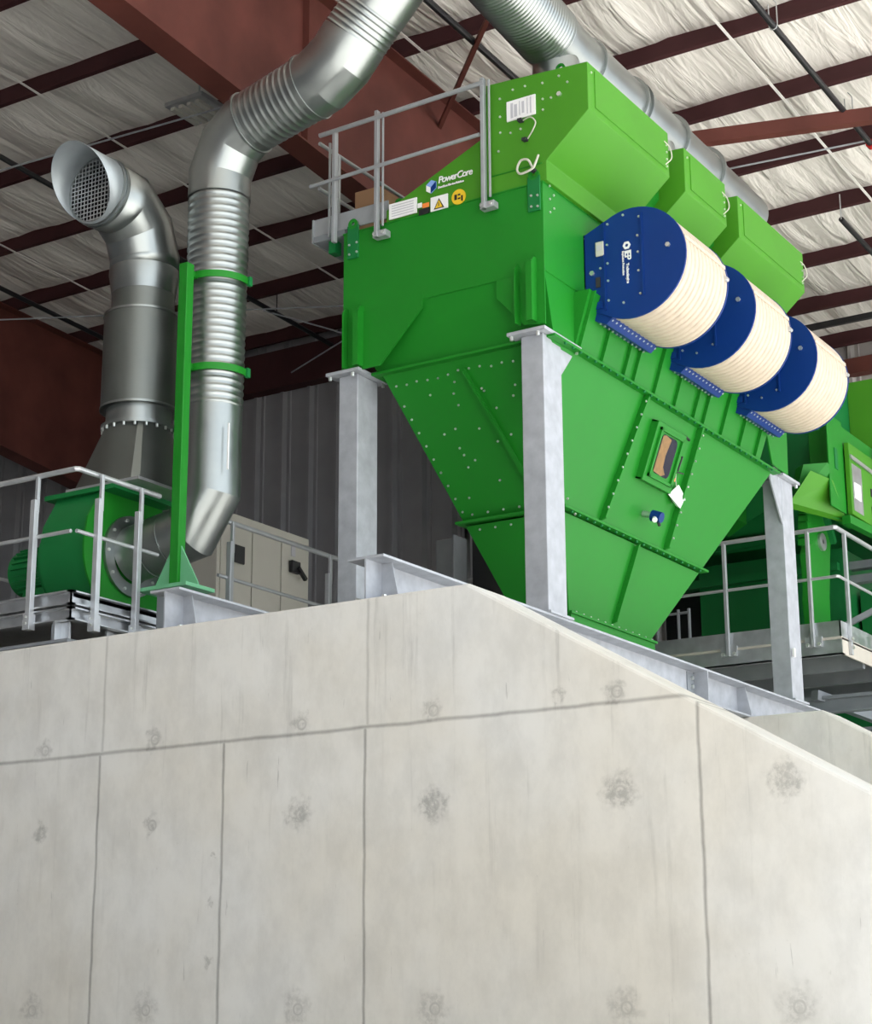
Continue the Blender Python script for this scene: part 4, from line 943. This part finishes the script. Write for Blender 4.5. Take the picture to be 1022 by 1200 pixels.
# tall plate above, right edge
MB().box(-7.62, -7.10, 22.2, 24.8, 7.6, 9.50).build('upper_panel', 'green2', RM, bevel=.01)
MB().box(-7.12, -7.0, 22.9, 24.5, 8.6, 9.55).build('upper_panel', 'green', RM, bevel=.01)
MB().box(-7.14, -6.9, 23.25, 24.0, 8.72, 8.84).box(-6.98, -6.9, 23.25, 23.45, 8.84, 9.6).build('black_bracket', 'black', RM)
# control shelf with sign
cs = MB().box(-7.18, -7.12, 20.66, 22.6, 7.30, 8.20).build('conveyor_side', 'green2', RM, bevel=.005)
MB().box(-7.12, -7.06, 21.7, 21.78, 7.7, 8.4).box(-7.12, -7.05, 22.3, 22.36, 7.4, 8.6).build('flange_strip', 'green', cs)
MB().box(-7.12, -7.115, 20.72, 21.05, 7.36, 7.95).build('grey_plate', 'galv', cs)
sg = MB().box(-7.115, -7.108, 20.76, 20.98, 7.52, 7.72).build('sign', 'white', cs)
MB().bar((-7.105, 20.66, 8.02), (-7.105, 22.3, 7.98), .02, .05).build('conduit', 'galv', cs)
for z in (7.45, 7.68): MB().box(-7.119, -7.11, 21.36, 21.42, z, z+.10).build('slot_cover', 'dark', cs)
MB().bar((-7.15, 20.5, 7.20), (-7.15, 22.6, 7.28), .10, .10).build('edge_rail', 'green', cs)
for z in (7.0, 6.82): MB().box(-8.0, -5.5, 22.2, 22.35, z, z+.10).build('cross_girder', 'grey', RM)
MB().bar((-7.9, 21.6, 6.05), (-6.0, 22.2, 7.0), .07, .07).build('brace', 'grey', RM)
# green hooked arm
AR = thing('chain_arm', (-7.8, 20.9, 5.6), 'bright green hooked chain arm standing on the rear walkway', 'machine arm')
arm = [(-7.91, 5.62), (-7.55, 5.62), (-7.52, 6.35), (-7.46, 6.8), (-7.42, 7.05), (-7.52, 7.25), (-7.66, 7.50), (-7.75, 7.62), (-7.86, 7.55), (-7.94, 7.25), (-7.98, 7.0), (-7.90, 6.9), (-7.95, 6.78), (-7.93, 6.4), (-7.96, 6.2)]
yx = lambda x: 20.35+(x+7.98)*1.45
armp = [(yx(x), z+(.0 if z < 6 else .05)) for x, z in arm]
ar = MB().prism(armp, 'x', -7.72, -7.60).build('arm_plate', 'green', AR, bevel=.01)
edge = [(-7.76, 7.56), (-7.68, 7.48), (-7.52, 7.25), (-7.42, 7.04), (-7.38, 7.08), (-7.48, 7.30), (-7.62, 7.54), (-7.72, 7.66)]
MB().prism([(yx(x), z+.05) for x, z in edge], 'x', -7.60, -7.54).build('edge_strip', 'dgreen', AR)
MB().ring((-7.59, yx(-7.66), 7.05), (1, 0, 0), .03, .11, .05, 24).build('hub', 'galv', AR, smooth=True)
MB().tube([(-7.61, yx(-7.66), 7.05), (-7.57, yx(-7.66), 7.05)], .09, 24).build('hub', 'black', AR, smooth=True)
for k in range(7): MB().box(-7.70, -7.58, yx(-7.90-.012*k)-.05, yx(-7.90-.012*k)+.03, 7.52-.1*k, 7.59-.1*k).build('chain_link', 'green', AR)
MB().prism([(20.0, 5.62), (20.42, 5.62), (20.42, 6.6), (20.2, 6.62), (20.05, 6.1)], 'x', -7.95, -7.85).build('side_plate', 'green', AR)
# dark unit seen under the hopper, left
DU = thing('dark_press', (-10.1, 18.4, 0), 'very dark green machine half hidden behind the hopper', 'machine')
MB().box(-10.74, -9.5, 17.6, 19.3, 0, 5.65).build('body', 'dgreen', DU, bevel=.01)
MB().box(-10.74, -9.5, 17.8, 19.3, 5.65, 7.0).build('upper_body', 'black', DU, bevel=.01)
MB().bar((-10.7, 17.58, 5.68), (-9.6, 17.58, 5.72), .03).build('edge_rail', 'grey', DU)
# ladder frame behind hopper right
LF = thing('ladder_frame', (-9.6, 21.2, 5.6), 'narrow grey tubular frame behind the hopper tip', 'frame')
for x in (-10.25, -10.05, -9.75, -9.6): MB().tube([(x, 21.3, 5.62), (x, 21.3, 6.35 if x < -9.9 else 6.55)], .022, 8).build('upright', 'galvdull', LF, smooth=True)
MB().tube([(-10.3, 21.3, 6.5), (-9.6, 21.3, 6.5)], .018, 8).build('crossbar', 'galvdull', LF, smooth=True)
MB().box(-11.0, -9.78, 23.6, 25.5, 5.6, 7.3).build('back_panel', 'black', LF)
# low green housing under the walkway at far right
tag(MB().box(-8.1, -6.2, 21.8, 23.4, 0, 5.15).build('ground_machine', 'dgreen', bevel=.01), 'dark green housing low behind the second concrete wall', 'machine')
